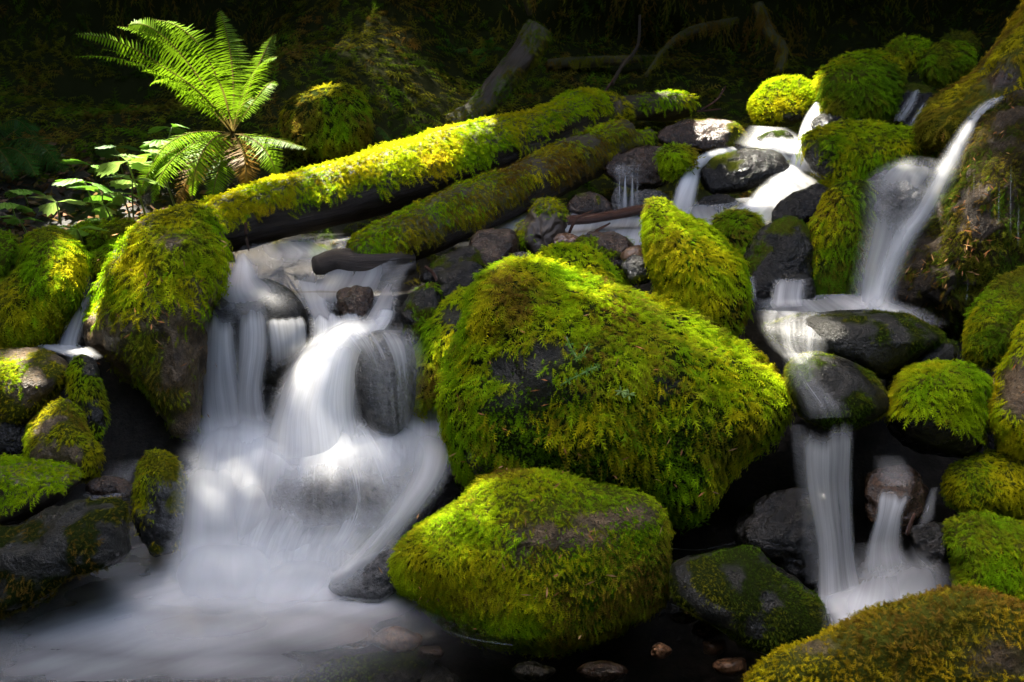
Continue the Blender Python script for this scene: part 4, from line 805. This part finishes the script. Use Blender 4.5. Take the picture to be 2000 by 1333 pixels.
# spray where the falls meet the pool
sheet(W_, [(330,1030,560,1035,2.48,.0),(300,1095,580,1100,2.40,.7),(270,1150,610,1150,2.34,.6),(230,1215,640,1210,2.27,.0)], 'foam', nu=50, nv=60, edge=.4, bulge=.03)
sheet(W_, [(480,1050,760,1055,2.42,.0),(460,1105,740,1105,2.35,.55),(430,1150,720,1155,2.29,.6),(400,1210,700,1205,2.22,.0)], 'foam', nu=50, nv=60, edge=.4, bulge=.03)
# foam on the pool
def foam(name, z0, blobs, box, ang, n=(200, 200), mat='foam', hump=None, scale=(2.2, 9)):
    x0, x1, y0, y1 = box; a, b = np.meshgrid(np.linspace(x0, x1, n[0]), np.linspace(y0, y1, n[1]))
    v = np.stack([a, b, 0*a+z0], -1); px, py, _ = proj(v)
    cs, sn = cos(ang), sin(ang); s = a*cs+b*sn; t = -a*sn+b*cs
    d = blob(blobs, px, py) if not isinstance(blobs, tuple) else 0
    st = fbm(np.stack([s*scale[0], t*scale[1], 0*s], -1), 31, 4)
    d = np.clip(d*(1+.75*st*(1-.5*np.clip(d, 0, 1))), 0, 1.3)
    d *= sstep(a, x0, x0+.1)*sstep(-a, -x1, -x1+.1)
    v[..., 2] += .025*np.clip(blob(FB, px, py), 0, 1)*(.7+.6*fbm(np.stack([s*2.0, t*4.5, 0*s], -1), 37, 3))
    q = grid_quads(n[1], n[0]); uv = np.stack([t.ravel(), s.ravel()], -1)
    return link(name, mesh_np(name, v.reshape(-1, 3), q, np.full(len(q), 4), M[mat], True, {'dens': d.ravel()}, uv), kind='structure')
FB = [(540,1130,230,75,1.0),(380,1200,260,90,.7),(640,1170,150,60,.8)]
foam('foam', .012, [(520,1120,230,66,1.4),(640,1165,140,55,1.2),(420,1175,240,62,1.3),(320,1235,270,60,1.1),(250,1115,120,34,.55),(560,1225,160,48,.85),(170,1300,230,50,.65),(420,1300,190,42,.6),(680,1215,80,36,.5),(300,1080,70,20,.7),(60,1240,160,40,.4)], (-2.3, .75, 1.2, 3.0), radians(28), (190, 160), scale=(1.2, 9))
foam('foam', .030, [(520,1110,200,50,1.0),(420,1165,190,45,.75),(350,1220,210,40,.5),(600,1150,120,40,.6)], (-2.0, .55, 1.7, 3.0), radians(28), (150, 140), scale=(1.8, 14))
# foam edge lines where the water touches the stones
for nm, p in (('foam', [(1310,1178,1312,1182),(1370,1206,1372,1210),(1450,1258,1452,1262),(1530,1289,1532,1294)]), ('foam', [(860,1228,862,1233),(930,1248,930,1252),(1000,1258,1001,1262)]), ('foam', [(1310,1070,1310,1074),(1370,1072,1370,1076),(1440,1058,1440,1062)])):
    rr = [(a, b, c, d, float((H-.006)/(-ray(a, b)[2])*ray(a, b)[1]), .55) for a, b, c, d in p]
    sheet(nm, rr, 'silk', nu=6, nv=40, edge=.3, dens=.8)
# left trickle
sheet(W_, [(176,562,205,560,3.5,.5),(150,590,188,590,3.42,.55),(125,630,175,625,3.34,.6),(108,672,160,675,3.28,.8),(100,690,180,690,3.22,.5)], 'fall', edge=.4, bulge=.02)
sheet('stream', [(60,668,150,672,3.28,.1),(70,680,180,678,3.2,.8),(100,688,195,690,3.15,.95),(128,700,200,700,3.1,.5),(130,716,150,716,3.06,.3)], 'silk', edge=.3)
sheet('stream', [(200,900,300,890,2.86,.0),(185,940,270,930,2.78,.28),(130,980,260,965,2.7,.3),(60,1000,255,985,2.66,.2),(60,1040,255,1000,2.6,.0)], 'veil', edge=.3)
# upper right stream
sheet('stream', [(1460,245,1540,250,5.0,.3),(1440,268,1580,275,4.85,.55),(1420,292,1580,300,4.7,.8),(1390,300,1420,300,4.62,.5)], 'silk', edge=.3)
sheet(W_, [(1590,200,1612,200,5.02,.8),(1572,225,1608,225,4.95,1.),(1560,255,1592,255,4.86,1.2),(1555,285,1580,285,4.75,1.3),(1545,310,1600,315,4.6,1.3)], 'dome', edge=.3, bulge=.02)
sheet(W_, [(1610,205,1625,215,4.95,.5),(1604,222,1622,228,4.92,.5),(1602,240,1615,242,4.88,.1)], 'fall', edge=.35)
sheet(W_, [(1490,262,1560,262,4.82,.4),(1480,278,1572,280,4.75,.9),(1475,298,1580,305,4.62,.9),(1500,312,1590,318,4.52,.6)], 'fall', edge=.25, rag=.1)
sheet(W_, [(1545,300,1590,300,4.6,1.2),(1530,325,1610,340,4.45,1.2),(1490,355,1600,368,4.3,1.0),(1450,395,1545,400,4.15,.95),(1400,430,1520,430,4.0,.8),(1380,450,1500,440,3.9,.3)], 'dome', nu=34, edge=.25, bulge=.03)
sheet(W_, [(1430,285,1450,300,4.62,.5),(1390,292,1415,312,4.52,.75),(1350,312,1375,330,4.42,.85),(1325,350,1368,360,4.3,.95),(1312,385,1362,395,4.2,.9),(1305,425,1350,430,4.1,.5)], 'dome', edge=.3, bulge=.03)
sheet('stream', [(1340,395,1480,385,4.22,.3),(1330,410,1500,400,4.12,.6),(1340,435,1480,430,4.0,.7),(1330,470,1420,470,3.85,.5)], 'silk', edge=.2)
sheet('stream', [(1100,418,1300,405,4.3,.55),(1090,432,1300,425,4.14,.8),(1080,452,1290,450,4.0,.85),(1080,475,1280,480,3.85,.85),(1090,500,1270,500,3.75,.5)], 'silk', nu=40, edge=.12)
sheet('stream', [(955,425,1050,405,4.2,.25),(930,445,1045,430,4.05,.45),(910,465,1035,460,3.92,.4),(900,490,1020,490,3.8,.1)], 'silk', edge=.2)
for x, w0, w1, y0, k_ in ((1210,2,5,330,.45), (1221,3,9,334,.6), (1235,3,8,326,.5), (1245,2,7,332,.2)): sheet(W_, [(x+1-w0,y0,x+1+w0,y0,4.22,.0),(x-w0,358,x+w0,358,4.16,k_),(x-w1+1,392,x+w1-2,392,4.12,k_),(x-w1-1,420,x+w1,420,4.1,k_*.6)], 'thread', nu=10, nv=30, edge=.5)
sheet(W_, [(1190,318,1262,314,4.3,.0),(1192,334,1258,332,4.2,.35),(1196,370,1256,370,4.15,.12),(1196,420,1260,420,4.1,.12)], 'veil', nu=20, edge=.3)
# right stream down the rock face
sheet(W_, [(1945,186,1985,182,4.02,.5),(1905,212,1945,206,3.95,.95),(1870,260,1905,256,3.86,1.0),(1838,310,1880,312,3.76,1.),(1815,345,1862,350,3.66,.9),(1790,395,1835,410,3.56,.85),(1745,455,1795,465,3.46,.95),(1710,520,1765,525,3.4,1.),(1680,580,1746,580,3.34,1.),(1660,622,1756,618,3.27,.0)], 'silk', nu=26, nv=130, edge=.5, bulge=.02)
sheet(W_, [(1935,182,1995,178,4.03,.0),(1895,214,1955,204,3.96,.4),(1860,262,1915,256,3.87,.5),(1826,312,1890,314,3.77,.5),(1800,350,1872,356,3.67,.5),(1770,395,1840,412,3.57,.5),(1725,455,1800,468,3.47,.5),(1690,520,1775,528,3.41,.5),(1668,580,1760,580,3.35,.5),(1640,625,1775,620,3.26,.0)], 'fall', nu=40, nv=130, edge=.5, bulge=.02)
sheet(W_, [(1760,300,1860,312,3.78,.0),(1700,332,1845,346,3.66,.6),(1676,380,1830,395,3.58,.42),(1676,440,1812,455,3.5,.5),(1662,510,1780,525,3.42,.42),(1650,580,1760,585,3.36,.4),(1640,625,1760,622,3.3,.0)], 'silk', nu=34, nv=90, edge=.42, bulge=.06, holes=[(1755,395,45,42,.8)])
sheet(W_, [(1780,178,1800,175,4.95,.5),(1762,205,1790,205,4.85,.6),(1740,235,1770,238,4.78,.4)], 'fall', edge=.4)
sheet(W_, [(1800,200,1815,205,4.8,.3),(1785,222,1806,226,4.75,.5),(1765,250,1790,252,4.7,.2)], 'fall', edge=.4)
for x, y0, y1, k_ in ((1903,335,395,.3),(1914,338,412,.35),(1952,350,455,.35),(1975,315,462,.4),(1990,400,480,.3),(1890,545,640,.2)): sheet(W_, [(x-1.5,y0,x+1.5,y0,3.50,.0),(x-3,y0*.6+y1*.4,x+1,y0*.6+y1*.4,3.49,k_),(x-4,y1,x+1,y1+6,3.475,.0)], 'thread', nu=6, nv=20, edge=.45)
# right-hand pool and what spills out of it
flat_water('right_pool_water', .85, 1.7, 3.2, 3.7, .64)
sheet('right_pool', [(1470,580,1720,572,3.5,.35),(1462,596,1770,588,3.38,.8),(1470,618,1830,612,3.27,.75),(1490,640,1850,640,3.16,.3),(1500,680,1700,660,3.04,.0)], 'silk', nu=50, edge=.25)
sheet(W_, [(1505,545,1585,545,3.44,.3),(1502,560,1582,560,3.4,.6),(1498,585,1580,585,3.34,.7),(1490,600,1590,600,3.28,.3)], 'fall', edge=.3, bulge=.03)
sheet(W_, [(1462,540,1475,540,3.46,.3),(1464,565,1478,565,3.42,.4),(1466,590,1482,590,3.38,.2)], 'fall', edge=.4)
sheet(W_, [(1480,606,1640,612,3.1,.5),(1478,640,1640,650,2.96,.5),(1500,680,1620,690,2.87,.35),(1545,720,1620,720,2.8,.3)], 'veil', nu=40, edge=.3, bulge=.05)
sheet(W_, [(1520,690,1600,690,2.82,.35),(1535,740,1610,740,2.68,.4),(1555,790,1660,790,2.62,.45),(1565,820,1670,815,2.6,.2)], 'veil', nu=34, edge=.35, bulge=.04)
sheet(W_, [(1570,820,1672,812,2.60,.45),(1566,860,1670,850,2.57,.62),(1570,950,1668,950,2.54,.5),(1590,1060,1672,1060,2.5,.55),(1590,1150,1690,1150,2.46,.7),(1580,1200,1720,1195,2.42,.5)], 'fall', nu=40, nv=90, edge=.16, bulge=.03, rag=.10)
sheet(W_, [(1540,830,1575,830,2.60,.12),(1545,900,1600,900,2.56,.22),(1560,1020,1620,1020,2.52,.22),(1570,1140,1640,1140,2.48,.35)], 'veil', edge=.35)
sheet(W_, [(1715,945,1775,945,2.55,.4),(1712,970,1778,972,2.53,.8),(1708,1010,1765,1010,2.51,.7),(1692,1060,1765,1060,2.49,.5),(1680,1110,1780,1100,2.46,.35),(1660,1165,1800,1150,2.42,.0)], 'fall', edge=.2, rag=.12)
sheet(W_, [(1700,890,1770,890,2.66,.05),(1705,920,1785,920,2.6,.28),(1715,950,1780,950,2.56,.3)], 'silk', edge=.35)
sheet(W_, [(1815,955,1835,950,2.52,.2),(1800,1000,1830,985,2.5,.5),(1785,1040,1830,1010,2.48,.15)], 'fall', edge=.4)
sheet(W_, [(1745,1050,1790,1055,2.5,.4),(1700,1090,1820,1080,2.46,.4),(1680,1130,1860,1110,2.42,.5),(1640,1180,1870,1150,2.38,.7),(1630,1230,1840,1190,2.33,.6)], 'foam', nu=40, edge=.4, bulge=.03, rag=.2, topfade=.4)
sheet(W_, [(1660,1060,1760,1060,2.47,.1),(1640,1110,1780,1110,2.43,.35),(1600,1170,1800,1160,2.38,.7),(1590,1230,1780,1200,2.33,.4)], 'silk', nu=40, edge=.4, bulge=.04)
sheet('foam', [(1590,1170,1690,1140,2.44,.3),(1600,1195,1740,1170,2.4,1.0),(1615,1225,1740,1200,2.34,1.2),(1625,1260,1700,1240,2.28,.9)], 'foam', nu=30, edge=.3, bulge=.03)

# ================================================================== unseen forest canopy, its gaps cut to steer sun onto chosen spots
rg = np.random.default_rng(77); LOWY = 5.2
tg = [(at(x, y, Y), r) for x, y, Y, r in SPOTS]
th_ = [(at(x, y, Y), r, f) for x, y, Y, r, f in THIN]
GAP = (0.7, .55, 3.5, 3.6)
def keep_leaf(c, pad=.09):
    k = np.ones(len(c), bool)
    for t, r in tg:
        dl = c-t; s = dl@SUN; dist = np.linalg.norm(dl-s[:, None]*SUN, axis=1); k &= dist > r+pad
    for t, r, f in th_: dl = c-t; s = dl@SUN; k &= np.linalg.norm(dl-s[:, None]*SUN, axis=1) > r
    # opening left in the unseen leaves so skylight reaches the foreground
    k &= ~((((c[:, 0]-GAP[0])/GAP[2])**2+((c[:, 1]-GAP[1])/GAP[3])**2) < 1)
    return k
def keep_thin(c):
    k = np.ones(len(c), bool)
    for t, r in tg:
        dl = c-t; s = dl@SUN; k &= np.linalg.norm(dl-s[:, None]*SUN, axis=1) > r+.05
    return k
def leaf_layer(name, c, l, seed, col=(.035, .06, .012)):
    rg = np.random.default_rng(seed); k = len(c)
    nrm = norm(np.array([0, 0, 1.])+.35*rg.normal(size=(k, 3))); d = rg.normal(size=(k, 3)); d = norm(d-nrm*(d*nrm).sum(1, keepdims=True)); e = np.cross(nrm, d)
    l = l*(.7+.6*rg.random((k, 1))); wd = l*.62
    cv = np.stack([c-d*l, c-e*wd, c+d*l, c+e*wd], 1).reshape(-1, 3)
    link(name, mesh_np(name, cv, np.arange(4*k).reshape(-1, 4), np.full(k, 4), M['leaf'], False, {'Col': np.repeat(np.array([col])*(.7+.6*rg.random((k, 1))), 4, 0)}), kind='stuff')
nC = 70000
cp = np.stack([rg.uniform(-10, 9, nC), rg.uniform(-5, 13, nC), rg.uniform(6.2, 7.4, nC)], -1)
leaf_layer('forest_canopy', cp[keep_leaf(cp)], .19, 78)
nC = 22000
cp = np.stack([rg.uniform(-8, 8, nC), rg.uniform(LOWY, 10.5, nC), rg.uniform(2.55, 3.5, nC)], -1)
cp[:, 2] += np.maximum(0, cp[:, 1]-7)*.55
leaf_layer('low_shade_leaves', cp[keep_leaf(cp, .07)], .11, 79, (.03, .05, .012))  # unseen leaves added above the view to keep skylight off the bank
tw = []
for t, r, f in th_:                                        # unseen small leaves added in the openings to dim the sun
    c0 = t + SUN*((6.7-t[2])/SUN[2]); lf = .017; k = int(-math.log(f)*pi*r*r/(2*lf*lf*.62*.95))
    a = rg.uniform(0, 2*pi, k); q = np.sqrt(rg.random(k))*(r+.06); e1 = norm(np.cross(SUN, [0, 1., 0])); e2 = np.cross(SUN, e1)
    c = c0 + (q*np.cos(a))[:, None]*e1 + (q*np.sin(a))[:, None]*e2 + rg.uniform(-.4, .4, (k, 1))*SUN
    tw.append(c[keep_thin(c)])
leaf_layer('sun_filter_leaves', np.vstack(tw), .017, 81)
# undergrowth walls of the surrounding wood, out to the sides and behind the viewer
ww = []
for k2 in range(9000):
    a = rg.uniform(0, 2*pi); R = rg.uniform(9, 10.5); x, y = R*cos(a), 3+R*sin(a)
    if y > 8 : continue
    ww.append((x, y, rg.uniform(-.5, 8)))
ww = np.array(ww); k = len(ww); nrm = norm(np.array([0, 3, 3.])-ww+2.5*rg.normal(size=(k, 3))); d = norm(np.cross(nrm, rg.normal(size=(k, 3)))); e = np.cross(nrm, d); l = .36
cv = np.stack([ww-d*l, ww-e*l*.6, ww+d*l, ww+e*l*.6], 1).reshape(-1, 3)
link('surrounding_forest', mesh_np('surrounding_forest', cv, np.arange(4*k).reshape(-1, 4), np.full(k, 4), M['leaf'], False, {'Col': np.tile([.03, .05, .012], (4*k, 1))}), kind='stuff')
print('TRIS', sum(sum(max(1, len(p.vertices)-2) for p in me.polygons) if len(me.polygons) < 2000 else int((np.array([0])).sum() + (len(me.loops)-2*len(me.polygons))) for me in bpy.data.meshes))
